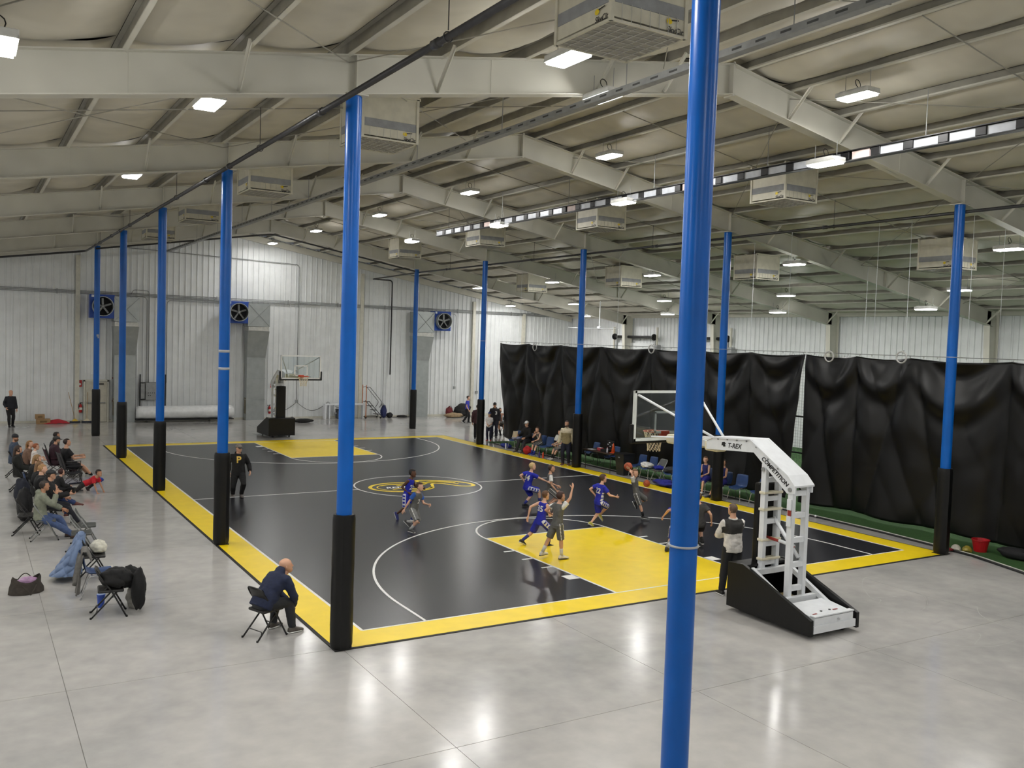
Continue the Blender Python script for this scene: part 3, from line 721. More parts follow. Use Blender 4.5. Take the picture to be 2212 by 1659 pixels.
# electrical panel on struts
ep = thing('electrical_panel', 'grey electrical control panel with rows of switches on black struts', 'panel', (-4.2, YF - .1, 0))
for x in (-.72, .55): MB().box((x, 0, 1.45), (.06, .05, 2.1)).build('strut', M_BLK, ep)
for z in (1.15, 2.05): MB().box((-.08, .01, z), (1.3, .04, .05)).build('strut_rail', M_BLK, ep)
MB().cbox((0, -.1, 1.6), (.92, .18, .92), .01).build('cabinet', M_GREY, ep); MB().cbox((-.6, -.07, 1.6), (.2, .12, .8), .01).build('side_cabinet', M_GREY, ep)
kn = MB().lathe([(.022, 0), (.022, .03)], 8).mesh('switch', M_BLK)
for i in range(7): inst(kn, 'switch', ep, (-.33 + .1 * i, -.19, 1.52), (PI / 2, 0, 0))
for i in (0, 1, 4, 5): inst(kn, 'switch', ep, (-.33 + .1 * i, -.19, 1.38), (PI / 2, 0, 0))
MB().cbox((.3, -.2, 1.95), (.08, .04, .08), .01).build('disconnect', M_BLK, ep)
MB().cbox((.3, 0, .82), (.14, .1, .16), .01).build('receptacle', M_BLK, ep)
# wrapped roll on dollies
rl = thing('wrapped_roll', 'long white plastic-wrapped roll lying on dollies along the far wall', 'roll', (-2.7, YF - .75, 0))
m = MB(); n = 20; vs = []; fs = []; K = 40
for i in range(K + 1):
    x = -2.5 + 5.0 * i / K
    for j in range(n):
        q = 2 * PI * j / n; rr = .36 + .022 * noise.noise(Vector((x * 2.5, math.cos(q) * 2, math.sin(q) * 2))) + .012 * noise.noise(Vector((x * 9, math.cos(q) * 4, math.sin(q) * 4)))
        if i in (0, K): rr *= .86
        vs.append((x, rr * math.cos(q), .52 + rr * math.sin(q) * .95))
for i in range(K):
    for j in range(n): fs.append((i * n + j, i * n + (j + 1) % n, (i + 1) * n + (j + 1) % n, (i + 1) * n + j))
fs += [tuple(range(n)), tuple(K * n + j for j in range(n))]
m.add(vs, fs).build('wrapped_bundle', mat('white_plastic_wrap', (228, 230, 230), rough=.3, var=.03, bump=.4, bscale=5), rl, smooth=True)
MB().cbox((0, 0, .13), (5.0, .5, .06), .01).build('dolly_bed', M_BLK, rl)
for x in (-2, -1.2, 1.2, 2):
    MB().lathe([(.05, -.03), (.05, .03)], 12, (x, -.2, .05), Matrix.Rotation(PI / 2, 3, 'X')).build('caster', M_BLK, rl)
# cardboard boxes, red tarp, dust mops
M_CARD = mat('cardboard', (166, 134, 96), rough=.8, var=.06)
def carton(label, p, d, rz=0):
    t = thing('cardboard_box', label, 'box', p, rz); MB().box((0, 0, d[2] / 2), d).build('carton', M_CARD, t); MB().box((0, 0, d[2] + .002), (d[0], .05, .004)).build('tape', mat('tape_tan', (190, 160, 110)), t)
    MB().box((0, -d[1] / 2 - .002, d[2] * .5), (d[0] * .5, .004, d[2] * .4)).build('print_panel', mat('carton_print', (120, 96, 60)), t)
p = G(90, 911); carton('lower of the two cardboard boxes stacked by the far wall', (p.x, YF - .5, 0), (.62, .4, .24)); carton('upper of the two cardboard boxes stacked by the far wall', (p.x - .15, YF - .5, .248), (.42, .36, .22))
tp = thing('red_tarp', 'crumpled red tarp on the floor beside the cardboard boxes', 'tarp', (-8.9, YF - .5, 0))
def tf(u, v):
    x = (u - .5) * 1.2; y = (v - .5) * .5; hgt = .2 * max(0, 1 - (2 * u - 1) ** 2) * max(0, 1 - (2 * v - 1) ** 2) + .05 * abs(noise.noise(Vector((x * 5, y * 7, 3)))) + .004
    return (x, y, hgt)
m = MB(); m.grid(tf, 24, 12); m.build('cloth', mat('red_tarp_cloth', (178, 36, 50), rough=.6, var=.06), tp, smooth=True)
def mop(label, x, lean, col):
    t = thing('dust_mop', label, 'mop', (x, YF - .35, 0))
    MB().cbox((0, 0, .04), (.5, .16, .08), .03).build('mop_head', mat('mop_navy', (40, 46, 60), rough=.9, bump=.6, bscale=30), t); MB().prism([(-.16, .08), (.16, .08), (.05, .2), (-.05, .2)], 'y', -.03, .03).build('mop_bracket', col, t)
    MB().tube([(0, 0, .18), (lean, .25, 1.55)], .014, 6).build('handle', mat('wood_handle', (170, 140, 96)), t)
mop('dust mop with yellow bracket and handle leaning left on the far wall', -8.05, -.3, mat('mop_yellow', (224, 190, 70)))
mop('dust mop with white bracket below the red extinguisher', -7.5, .05, mat('mop_cream', (226, 214, 180)))
# white bench frame with tote, rolling ladder, bags
bf = thing('bench_frame', 'long low white bench frame along the far wall', 'bench', (6.35, YF - .55, 0))
MB().cbox((0, 0, .84), (2.5, .34, .09), .01).build('top', M_WHT, bf)
for x in (-1.2, -.95, .4, 1.15): MB().box((x, 0, .4), (.12 if x == -1.2 else .06, .3, .8)).build('leg', M_WHT, bf)
MB().box((-.62, -.05, .55), (.08, .06, .5)).build('bracket', M_WHT, bf); MB().box((-.55, -.05, .32), (.2, .06, .06)).build('bracket', M_WHT, bf)
tt = thing('storage_tote', 'dark grey storage tote under the white bench frame', 'tote', (6.3, YF - .62, 0))
MB().cbox((0, 0, .26), (.9, .4, .48), .03).build('bin', mat('tote_grey', (74, 78, 84), rough=.5), tt); MB().cbox((0, 0, .53), (.96, .46, .06), .02).build('lid', M_BLK, tt)
ld = thing('rolling_ladder', 'rolling warehouse ladder with black rails and orange post', 'ladder', (7.62, YF - .75, 0))
for i in range(4): MB().cbox((.05 + .22 * (3 - i), 0, .25 + .25 * i), (.24, .55, .03), .006).build('step', M_BLK, ld)
for y in (-.28, .28):
    MB().tube([(.95, y, .1), (.08, y, 1.05)], .02, 6).build('stringer', M_BLK, ld); MB().tube([(-.1, y, .06), (-.1, y, 2.0)], .022, 6).build('post', mat('ladder_orange', (196, 110, 50)), ld)
    MB().tube(path_round([(-.1, y, 1.85), (.12, y, 1.9), (.95, y, .95), (.75, y, .65)], .12), .016, 6).build('handrail', M_BLK, ld, smooth=True)
MB().tube([(-.1, -.28, .1), (-.1, .28, .1)], .02, 6).build('cross_bar', M_BLK, ld); MB().tube([(.9, -.28, .1), (-.1, -.28, .1)], .02, 6).build('base_bar', M_BLK, ld); MB().tube([(.9, .28, .1), (-.1, .28, .1)], .02, 6).build('base_bar', M_BLK, ld)
for x in (-.1, .85):
    for y in (-.28, .28): MB().lathe([(.055, -.02), (.055, .02)], 10, (x, y, .055), Matrix.Rotation(PI / 2, 3, 'X')).build('caster', M_BLK, ld)
def blob(p0, dims, seed, amp=.2, n=20, k=14, flat=True, freq=2.2):
    m = MB(); vs = []; fs = []
    for i in range(k + 1):
        th = PI * i / k
        for j in range(n):
            q = 2 * PI * j / n; d = Vector((math.sin(th) * math.cos(q), math.sin(th) * math.sin(q), math.cos(th)))
            r = 1 + amp * noise.noise(d * freq + Vector((seed * 3.1, seed, 0))) + amp * .5 * noise.noise(d * freq * 2.3 + Vector((0, seed * 2.2, seed)))
            q_ = Vector((d.x * dims[0] / 2, d.y * dims[1] / 2, d.z * dims[2] / 2)) * r; z = q_.z + dims[2] / 2
            if flat and z < .004: z = .004
            vs.append((p0[0] + q_.x, p0[1] + q_.y, p0[2] + z))
    for i in range(k):
        for j in range(n): fs.append((i * n + j, (i + 1) * n + j, (i + 1) * n + (j + 1) % n, i * n + (j + 1) % n))
    return m.add(vs, fs)
def bag(name, label, cat, p, dims, rgb, seed, strap=True, rz=0, second=None):
    t = thing(name, label, cat, p, rz); mt = mat('fabric_%d_%d_%d' % rgb, rgb, rough=.8, var=.1, scale=12, bump=.3, bscale=25)
    blob((0, 0, 0), dims, seed).build('bag_body', mt, t, smooth=True)
    if strap: MB().tube(path_round([(-dims[0] * .3, -dims[1] * .2, dims[2] * .75), (-dims[0] * .15, -dims[1] * .4, dims[2] * 1.08), (dims[0] * .15, -dims[1] * .4, dims[2] * 1.05), (dims[0] * .3, -dims[1] * .2, dims[2] * .75)], .08), .014, 6).build('handle', M_BLK, t, smooth=True)
    MB().cbox((0, -dims[1] * .46, dims[2] * .35), (dims[0] * .5, dims[1] * .12, dims[2] * .35), .02).build('pocket', mt, t)
    if second: blob((second[0], second[1], second[2]), second[3], seed + 3, flat=False).build('lining', second[4], t, smooth=True)
    return t
bag('backpack', 'dark blue backpack leaning on the rolling ladder', 'backpack', (8.78, YF - .75, 0), (.4, .3, .75), (40, 48, 92), 2)
bag('gym_bag', 'small round black gym bag beside the blue backpack', 'bag', (9.15, YF - .8, 0), (.4, .36, .32), (20, 20, 22), 3)
p = G(937, 893); bag('backpack', 'maroon backpack against the far wall right of the third blower', 'backpack', (p.x, YF - .5, 0), (.5, .35, .62), (110, 40, 44), 4)
p = G(985, 897); bag('coat_pile', 'heap of black coats on the floor by the far wall', 'coats', (p.x, YF - .7, 0), (1.2, .6, .82), (26, 26, 28), 5, False)
p = G(975, 901); bag('coat_pile', 'tan and grey jacket thrown in front of the black coats', 'coats', (p.x, YF - 1.3, 0), (1.3, .5, .3), (150, 128, 98), 6, False)
p = G(1022, 898); bag('gym_bag', 'black patterned gym bag behind the boy walking in blue', 'bag', (p.x, YF - .9, 0), (.75, .4, .42), (48, 48, 50), 7)
p = G(956, 893); bk = thing('white_bucket', 'small white bucket on the floor by the far wall', 'bucket', (p.x, YF - .45, 0)); MB().lathe([(.12, 0), (.15, .34), (.16, .34), (.16, .37)], 16).build('pail', M_WHT, bk); MB().tube([(.15 * math.cos(a), 0, .34 + .1 * math.sin(a)) for a in [PI * i / 8 for i in range(9)]], .005, 5).build('handle', M_GREY, bk)
fb = thing('floor_hose', 'black hose lying along the foot of the far wall', 'hose', (0, 0, 0)); MB().tube([(8.9 + .25 * i, YF - .45 + .08 * math.sin(i * 1.3), .02) for i in range(9)], .018, 6).build('hose', M_BLK, fb, smooth=True)
p = G(795 , 899)
bag('gym_bag', 'flat black bag on the floor left of the third blower duct', 'bag', (10.1, YF - .5, 0), (.7, .4, .14), (24, 24, 24), 8, False)
p = G(655, 913); bag('black_tarp', 'crumpled black cover on the floor right of the far basketball stand', 'cover', (p.x, p.y, 0), (1.2, .5, .22), (18, 18, 18), 9, False)
# ================================================================== BASKETBALL STANDS
M_CREAM = mat('cream_padding', (222, 216, 192), rough=.6, var=.05); M_NET = mat('net_cord', (226, 216, 190), rough=.8); M_RIM = mat('rim_orange', (196, 72, 44), rough=.4, var=.04)
M_ALU = mat('board_frame_white', (214, 218, 214), rough=.35, var=.03); M_DK = mat('lettering_black', (20, 20, 22), rough=.5); M_SW = mat('tan_ballast', (150, 132, 92), rough=.8, var=.08); M_REDT = mat('red_decal', (150, 50, 40), rough=.5)
def stand(label, loc, rz, board_label):
    t = thing('basketball_stand', label, 'basketball stand', loc, rz, 'portable basketball stands')
    # base
    base = MB(); side = [(1.0, .10), (1.0, .92), (.62, .95), (-.97, .34), (-.97, .07), (.6, .09)]
    for s in (-1, 1):
        pl = MB(); pl.prism(side, 'x', s * .56, s * .63); pl.build('side_pad', M_PAD, t, auto=True)
    MB().cbox((0, .98, .51), (1.24, .07, .82), .02).build('front_pad', M_PAD, t)
    MB().cbox((0, .81, .9), (1.12, .36, .05), .01).build('top_pad', M_PAD, t)
    for s in (-1, 1):
        m = MB(); a, b = Vector((s * .47, .55, .86)), Vector((s * .47, -.45, .36)); d = b - a; q = d.to_track_quat('Y', 'Z').to_matrix(); m.box((a + b) / 2, (.07, d.length, .09), q); m.build('slope_rail', M_WHT, t)
    MB().box((0, .55, .80), (.98, .10, .10)).build('cross_beam', M_WHT, t); MB().box((0, -.14, .44), (.98, .10, .10)).build('cross_beam', M_WHT, t)
    MB().box((0, .2, .22), (.86, .7, .22)).build('ballast_sack', M_SW, t)
    MB().box((0, 0, .12), (1.08, 1.86, .06)).build('chassis', M_WHT, t)
    bx = MB(); bx.add([(-.5, -.94, .1), (.5, -.94, .1), (.5, -.3, .1), (-.5, -.3, .1), (-.5, -.94, .36), (.5, -.94, .36), (.5, -.3, .44), (-.5, -.3, .44)], [(0, 3, 2, 1), (4, 5, 6, 7), (0, 1, 5, 4), (1, 2, 6, 5), (2, 3, 7, 6), (3, 0, 4, 7)])
    bl = bx.build('ballast_box', M_WHT, t); MB().box((0, -.95, .17), (1.08, .04, .13)).build('bumper_channel', M_WHT, bl); MB().box((0, -.9, .385), (1.02, .1, .02)).build('lid_lip', M_WHT, bl)
    MB().lathe([(.018, 0), (.018, .03)], 10, (.1, -.945, .29), Matrix.Rotation(PI / 2, 3, 'X')).build('lock_knob', M_CHR, bl)
    for x in (-.1, .12): MB().lathe([(.022, 0), (.022, .01)], 10, (x, -.74, .388)).build('bolt_head', M_BLK, bl)
    MB().box((.24, -.76, .389), (.12, .03, .004)).build('decal', M_REDT, bl); MB().box((-.33, -.8, .384), (.1, .03, .004)).build('decal', M_REDT, bl)
    for x in (-.4, .4):
        for y in (-.78, .85): MB().lathe([(.055, -.03), (.075, -.02), (.075, .02), (.055, .03)], 14, (x, y, .076), Matrix.Rotation(PI / 2, 3, 'Y')).build('wheel', M_RUB, t)
    # uprights: two ladder frames
    def ladder(y, z0, z1, rungs, w_=.36):
        for s in (-1, 1): MB().box((s * w_ / 2, y, (z0 + z1) / 2), (.085, .11, z1 - z0)).build('upright', M_WHT, t)
        for z in rungs: MB().box((0, y, z), (w_ - .08, .085, .09)).build('rung', M_WHT, t)
    ladder(.60, .80, 2.80, (.95, 1.3, 1.72, 2.15, 2.5)); ladder(-.05, .42, 2.52, (.62, 1.05, 1.5, 1.95, 2.35))
    for z in (1.02, 1.38, 1.95, 2.26): MB().cbox((0, .60, z), (.5, .14, .05), .012).build('pad_strap', M_CREAM, t)
    MB().cbox((0, .75, 1.64), (.44, .14, 1.58), .035).build('upright_pad', M_PAD, t)
    for a, b, r, mt in (((.1, .6, 1.78), (.1, -.02, 1.15), .035, M_WHT), ((-.06, .6, 1.42), (-.06, -.05, 1.38), .028, M_REDT), ((-.06, .3, 1.41), (-.06, -.05, 1.38), .034, M_WHT)):
        MB().tube([a, b], r, 8).build('lift_strut', mt, t, smooth=True)
    for z in (2.15, 1.85): MB().cbox((-.24, -.05, z), (.03, .1, .2), .01).build('latch_plate', M_WHT, t)
    MB().box((-.245, -.06, 2.0), (.01, .07, .14)).build('decal', M_REDT, t)
    # arm: two side plates with a sloping crown
    prof = [(2.12, 2.90), (2.12, 3.08), (1.95, 3.16), (.98, 3.22), (.92, 3.215), (.0, 2.66), (-.16, 2.50), (-.16, 2.36), (.02, 2.34), (.86, 2.98)]
    for s in (-1, 1):
        pl = MB(); pl.prism(prof, 'x', s * .20, s * .235); pl.build('arm_plate', M_WHT, t)
    cr_ = MB()
    top = [(2.1, 3.10), (1.95, 3.165), (.95, 3.225), (.0, 2.67), (-.17, 2.5)]
    for (a, b) in zip(top[:-1], top[1:]):
        cr_.add([(-.26, a[0], a[1]), (.26, a[0], a[1]), (.26, b[0], b[1]), (-.26, b[0], b[1]), (-.26, a[0], a[1] - .03), (.26, a[0], a[1] - .03), (.26, b[0], b[1] - .03), (-.26, b[0], b[1] - .03)], [(0, 1, 2, 3), (7, 6, 5, 4), (0, 4, 5, 1), (1, 5, 6, 2), (2, 6, 7, 3), (3, 7, 4, 0)])
    cr_.build('arm_crown', M_WHT, t)
    for (y, z) in ((1.8, 3.13), (1.55, 3.15), (1.3, 3.16), (1.05, 3.17), (.8, 3.09), (.5, 2.9), (.25, 2.76)):
        MB().lathe([(.018, 0), (.018, .012)], 8, (-.236, y, z), Matrix.Rotation(-PI / 2, 3, 'Y')).build('bolt_head', M_GREY, t)
    for (y, z) in ((.6, 2.70), (-.05, 2.42)): MB().lathe([(.04, 0), (.04, .02)], 12, (-.236, y, z), Matrix.Rotation(-PI / 2, 3, 'Y')).build('pivot_bolt', M_GREY, t)
    put_text('T-REX', M_DK, basis((-.2405, 1.36, 3.04), (0, -1, .03), (0, .03, 1), .13), t, 'arm_lettering')
    mk = MB(); o = Vector((-.2405, 1.64, 3.045))
    mk.add([o + Vector((0, -a, b)) for a, b in ((-.05, .035), (.02, .05), (.06, .02), (.03, -.005), (.06, -.03), (.0, -.05), (-.03, -.02), (-.06, -.03))], [tuple(range(8))]); mk.build('arm_emblem', M_DK, t, fix=False)
    put_text('COMPETITION', M_DK, basis((-.2405, .33, 2.70), (0, -.83, -.56), (0, -.56, .83), .115), t, 'arm_lettering')
    # extension arm, padded neck, struts
    MB().box((0, 2.55, 2.98), (.17, 1.0, .12)).build('extension_arm', M_WHT, t)
    MB().cbox((0, 2.95, 2.96), (.34, .95, .2), .05).build('arm_pad', M_CREAM, t); MB().cbox((0, 2.1, 2.95), (.3, .35, .2), .04).build('arm_pad', M_CREAM, t)
    for s in (-1, 1): MB().tube([(s * .12, 2.0, 3.12), (s * .84, 3.56, 3.88)], .026, 8).build('board_strut', M_WHT, t, smooth=True)
    MB().tube([(.1, 2.05, 3.1), (.5, 3.5, 3.0)], .022, 8).build('lower_strut', M_WHT, t); MB().tube([(-.1, 2.05, 3.1), (-.5, 3.5, 3.0)], .022, 8).build('lower_strut', M_WHT, t)
    # backboard
    by = 3.63; bd = empty('backboard'); bd.parent = t
    MB().box((0, by, 3.435), (1.78, .012, 1.02)).build('pane', M_GLASS, bd)
    fr = MB()
    for c, d in (((0, by - .03, 3.94), (1.83, .07, .05)), ((0, by - .03, 2.93), (1.83, .07, .05)), ((-.89, by - .03, 3.435), (.05, .07, 1.06)), ((.89, by - .03, 3.435), (.05, .07, 1.06))): fr.box(c, d)
    fr.build('board_frame', M_ALU, bd)
    sq = MB()
    for c, d in (((0, by + .008, 3.50), (.61, .003, .05)), ((0, by + .008, 3.07), (.61, .003, .05)), ((-.28, by + .008, 3.285), (.05, .003, .45)), ((.28, by + .008, 3.285), (.05, .003, .45))): sq.box(c, d)
    sq.build('target_square', M_LINE, bd)
    bo = MB()
    for c, d in (((0, by + .008, 3.935), (1.80, .004, .05)), ((0, by + .008, 2.945), (1.80, .004, .05)), ((-.885, by + .008, 3.435), (.045, .004, 1.02)), ((.885, by + .008, 3.435), (.045, .004, 1.02))): bo.box(c, d)
    bo.build('board_border', M_LINE, bd)
    pdm = MB(); pdm.cbox((0, by - .01, 2.885), (1.94, .1, .07), .025)
    for s in (-1, 1): pdm.cbox((s * .935, by - .01, 3.06), (.07, .1, .4), .025)
    pdm.build('edge_padding', M_PAD, bd)
    # rim and net
    rim = empty('rim'); rim.parent = t; ry = by + .06 + .30; rz_ = 3.05
    MB().tube([(.235 * math.cos(a), ry + .235 * math.sin(a), rz_) for a in [2 * PI * i / 32 for i in range(32)]], .010, 8, closed=True).build('hoop', M_RIM, rim, smooth=True)
    m = MB(); m.cbox((0, by + .04, rz_ - .02), (.24, .09, .14), .015); m.build('mount', M_RIM, rim); m = MB(); m.box((-.09, by + .12, rz_ - .005), (.03, .2, .02)); m.box((.09, by + .12, rz_ - .005), (.03, .2, .02)); m.build('brace', M_RIM, rim)
    nt_ = MB(); L = 12; lev = [(.232, 0), (.205, -.09), (.175, -.18), (.150, -.27), (.140, -.36), (.142, -.43)]
    for sgn in (-1, 1):
        for i in range(L):
            pts = []
            for k, (r, dz) in enumerate(lev):
                a = 2 * PI * (i + sgn * k * .5) / L; pts.append((r * math.cos(a), ry + r * math.sin(a), rz_ + dz))
            nt_.tube(pts, .006, 4)
    nt_.build('net', M_NET, rim)
    return t
stand('near portable basketball stand with white lettered arm and black sloped base', (0.0, -15.80, 0), 0, '')
stand('far portable basketball stand seen from the front, at the far baseline', (-.1, 15.76, 0), PI, '')
# ================================================================== CURTAIN, TURF AND NETTING
M_CURT = mat('black_curtain_vinyl', (5, 5, 6), rough=.36, spec=.4, var=.08, scale=2, bump=.05, bscale=12)
M_TURF = mat('green_turf', (46, 84, 34), rough=.95, var=.12, scale=25, bump=.5, bscale=160)
poly = [(8.66, 10.6), (23, 10.6), (23, -24), (3.5, -24), (5.6, -19), (6.9, -17.1), (7.75, -15.75), (8.3, -14.1), (8.5, -12.6), (8.62, -11)]
tf_ = MB().prism(poly, 'z', .0, .014).build('turf_strip', M_TURF); tag(tf_, 'green artificial turf strip under and behind the black curtain', 'turf')
def hookz(y): return 4.82
def curtain(label, ya, yb_, hooks, seed, x0=10.0, slant=(0, 0), bot=.13):
    t = thing('black_curtain', label, 'curtain', (x0, (ya + yb_) / 2, 0)); yc = (ya + yb_) / 2
    rnd = random.Random(seed); hk = sorted(hooks); NU, NV = 260, 70
    def fn(u, v):
        z = bot + (4.80 - bot) * v; d = 4.80 - z
        y = ya + (yb_ - ya) * u
        y += (slant[0] * (1 - u) + slant[1] * u) * (1 - v)
        disp = 0.0; sag = 0.0
        for a, b in zip(hk[:-1], hk[1:]):
            if a <= y <= b:
                h = (b - a) / 2; q = (y - (a + b) / 2) / h; w_ = max(0, 1 - q * q)
                sag = .07 * w_
                s_ = d - .85 * w_ * h * .9                    # swags hanging between the hooks
                env = math.exp(-((d - .5 * h * w_) / 1.5) ** 2) * (.3 + .7 * w_)
                disp += .085 * env * math.sin(s_ * 4.4 + seed) + .022 * env * math.sin(s_ * 9 + 2 * seed)
        for i, hy in enumerate(hk):                             # folds fanning down from each hook
            dy = y - hy; sp = .14 + .30 * d
            e = math.exp(-(dy / (sp * 1.5 + .2)) ** 2) * min(1, d / .5)
            disp += (.045 + .016 * d) * e * (1 - 2 * abs(math.sin(dy / (sp + .12) * 2.2 + i * 1.7 + seed)) ** .7)
        disp += .10 * noise.noise(Vector((y * .5, z * .45, seed))) + .03 * noise.noise(Vector((y * 1.7, z * 1.1, seed + 5)))
        disp += .03 * (1 - v) * math.sin(y * 2.3 + seed)
        return (disp, y - yc, z - sag * math.exp(-d * 1.2) + .05 * (1 - v) * noise.noise(Vector((y * .6, 0, seed))))
    m = MB(); m.grid(fn, NU, NV); o = m.build('drape', M_CURT, t, smooth=True, fix=False)
    sm = o.modifiers.new('thickness', 'SOLIDIFY'); sm.thickness = .006
    cab = MB().tube([(.0, ya - yc, 4.86), (.0, yb_ - yc, 4.86)], .012, 6); cab.build('support_cable', M_GREY, t)
    g = MB().tube([(.02 * math.cos(a), 0, .03 * math.sin(a)) for a in [2 * PI * i / 10 for i in range(10)]], .005, 5, closed=True).mesh('carabiner', M_CHR)
    y = ya + .1
    while (y < yb_ if yb_ > ya else y > yb_):
        inst(g, 'carabiner', t, (0, y - yc, 4.835)); y += .42 * (1 if yb_ > ya else -1)
    return t
c1 = curtain('left black vinyl curtain panel, draped in swags behind the team benches', -7.28, 11.9, [-7.28, -4.9, -2.4, .3, 3.5, 6.6, 9.2, 11.9], 1.3, slant=(.42, -.5))
c2 = curtain('right black vinyl curtain panel, beyond the near right column', -22.0, -7.34, [-22, -19, -16.6, -13.9, -11.0, -9.2, -7.34], 4.1, slant=(0, -.05), bot=.10)
for nm, (u, v) in (('white plastic ring hung on the curtain top beside the left curtain end', (1155, 750)), ('white plastic ring hung on the curtain top behind the near backboard', (1407, 754)), ('white plastic ring hung on the curtain top right of the curtain gap', (1791, 770)), ('white plastic ring hung on the curtain top left of the near right column', (1947, 772))):
    p = GX(u, v, 9.84); t = thing('curtain_ring', nm, 'ring', p); MB().tube([(0, .16 * math.sin(a), .16 * math.cos(a)) for a in [2 * PI * i / 20 for i in range(20)]], .022, 8, closed=True).build('hoop', mat('white_plastic', (206, 206, 204), rough=.4), t, smooth=True)
    MB().tube([(0.06, 0, .1), (.1, 0, .2)], .01, 5).build('tie', M_GREY, t)
# netting behind the curtain gap and its hem on the floor
nm = thing('batting_net', 'grey square-mesh netting seen through the curtain gap', 'net', (10.7, -7.2, 0))
mm = MB()
for i in range(25): mm.box((0, -1.2 + .1 * i, 2.4), (.006, .006, 4.8))
for k in range(48): mm.box((0, 0, .05 + .1 * k), (.006, 2.4, .006))
o = mm.build('mesh_cords', mat('net_grey', (150, 152, 150), rough=.8), nm); o['kind'] = 'stuff'
for z in (2.75, 1.55): MB().tube([(-.02, -1.2, z), (-.02, 1.2, z - .02)], .03, 6).build('seam_band', M_BLK, nm)
hem = [(8.60, 9.8), (8.60, 4), (8.58, -2), (8.62, -8.5), (8.58, -11.2), (8.42, -13.0), (8.26, -14.2), (7.72, -15.75), (6.9, -17.1), (5.7, -19)]
nh = thing('net_hem', 'black net hem with white weight rope along the turf edge', 'net', (0, 0, 0))
MB().tube([(x - .03, y, .028) for x, y in hem], .026, 6).build('black_net_roll', M_BLK, nh, smooth=True)
MB().tube([(x + .1, y, .03) for x, y in hem], .018, 6).build('weight_rope', mat('rope_white', (190, 190, 180), rough=.8), nh, smooth=True)
for i, (x, y, zt_) in enumerate(((10.1, 10.2, 8.6), (10.1, 2.6, 8.6), (10.1, -1.4, 8.6), (10.3, -4.6, 8.5), (10.1, -6.4, 8.6), (10.2, -9.6, 8.5), (10.3, -10.6, 8.5), (10.1, -12.6, 8.6), (10.2, -13.4, 8.5), (14.5, -6, 7.9), (14.5, 2.0, 7.9), (14.5, -12, 7.9))):
    t = thing('suspension_cord', 'thin white net suspension cord hanging from the roof behind the curtain', 'cord', (x, y, 0), 0, 'net suspension cords'); MB().tube([(0, 0, 4.86 if x < 11 else 4.3), (0, 0, zt(x) - .05)], .006, 5).build('cord', M_WHT, t)
# overhead doors on the right wall
def rollup(n, y, wd, label):
    d_ = empty('door_%d' % n, (XE - .1, y, 0)); tag(d_, label, kind='structure')
    for k in range(9): MB().cbox((0, 0, .28 + .56 * k), (.05, wd, .55), .01).build('door_section', M_WALL, d_)
    for s in (-1, 1): MB().box((-.06, s * (wd / 2 + .06), 2.7), (.06, .08, 5.4)).build('door_track', M_GREY, d_)
    MB().tube([(-.22, -wd / 2 - .2, 5.4), (-.22, wd / 2 + .2, 5.4)], .09, 10).build('spring_shaft', M_BLK, d_); 
    for s in (-1, 1): MB().lathe([(.2, -.03), (.2, .03)], 16, (-.22, s * (wd / 2 + .12), 5.4), Matrix.Rotation(PI / 2, 3, 'X')).build('drum', M_BLK, d_)
    m = MB(); m.cbox((-.2, -wd / 2 - .45, 4.7), (.3, .3, .5), .03); m.cbox((-.2, -wd / 2 - .45, 4.2), (.2, .2, .5), .02); m.build('opener', M_GREY, d_)
    for s in (-1, 1): MB().box((-.12, s * (wd / 2 + .3), 3.0), (.1, .1, 6.0)).build('frame_post', M_TRIM, d_)
rollup(2, 17.0, 3.6, 'white sectional overhead door with black spring drums, at the far corner'); rollup(3, 10.6, 3.0, 'white sectional overhead door with black spring drums, second from the corner')
cf = thing('ceiling_fan', 'white ceiling fan on a white downrod above the far curtain end', 'fan', (18.6, 15.2, 0))
MB().tube([(0, 0, 5.9), (0, 0, zt(18.6))], .03, 8).build('downrod', M_WHT, cf); MB().lathe([(.05, 5.95), (.14, 5.9), (.14, 5.78), (.05, 5.72)], 16).build('motor', M_WHT, cf)
for k in range(3):
    a = 2 * PI * k / 3 + .5; MB().box((math.cos(a) * .95, math.sin(a) * .95, 5.8), (1.7, .16, .02), Matrix.Rotation(a, 3, 'Z')).build('blade', M_WHT, cf)

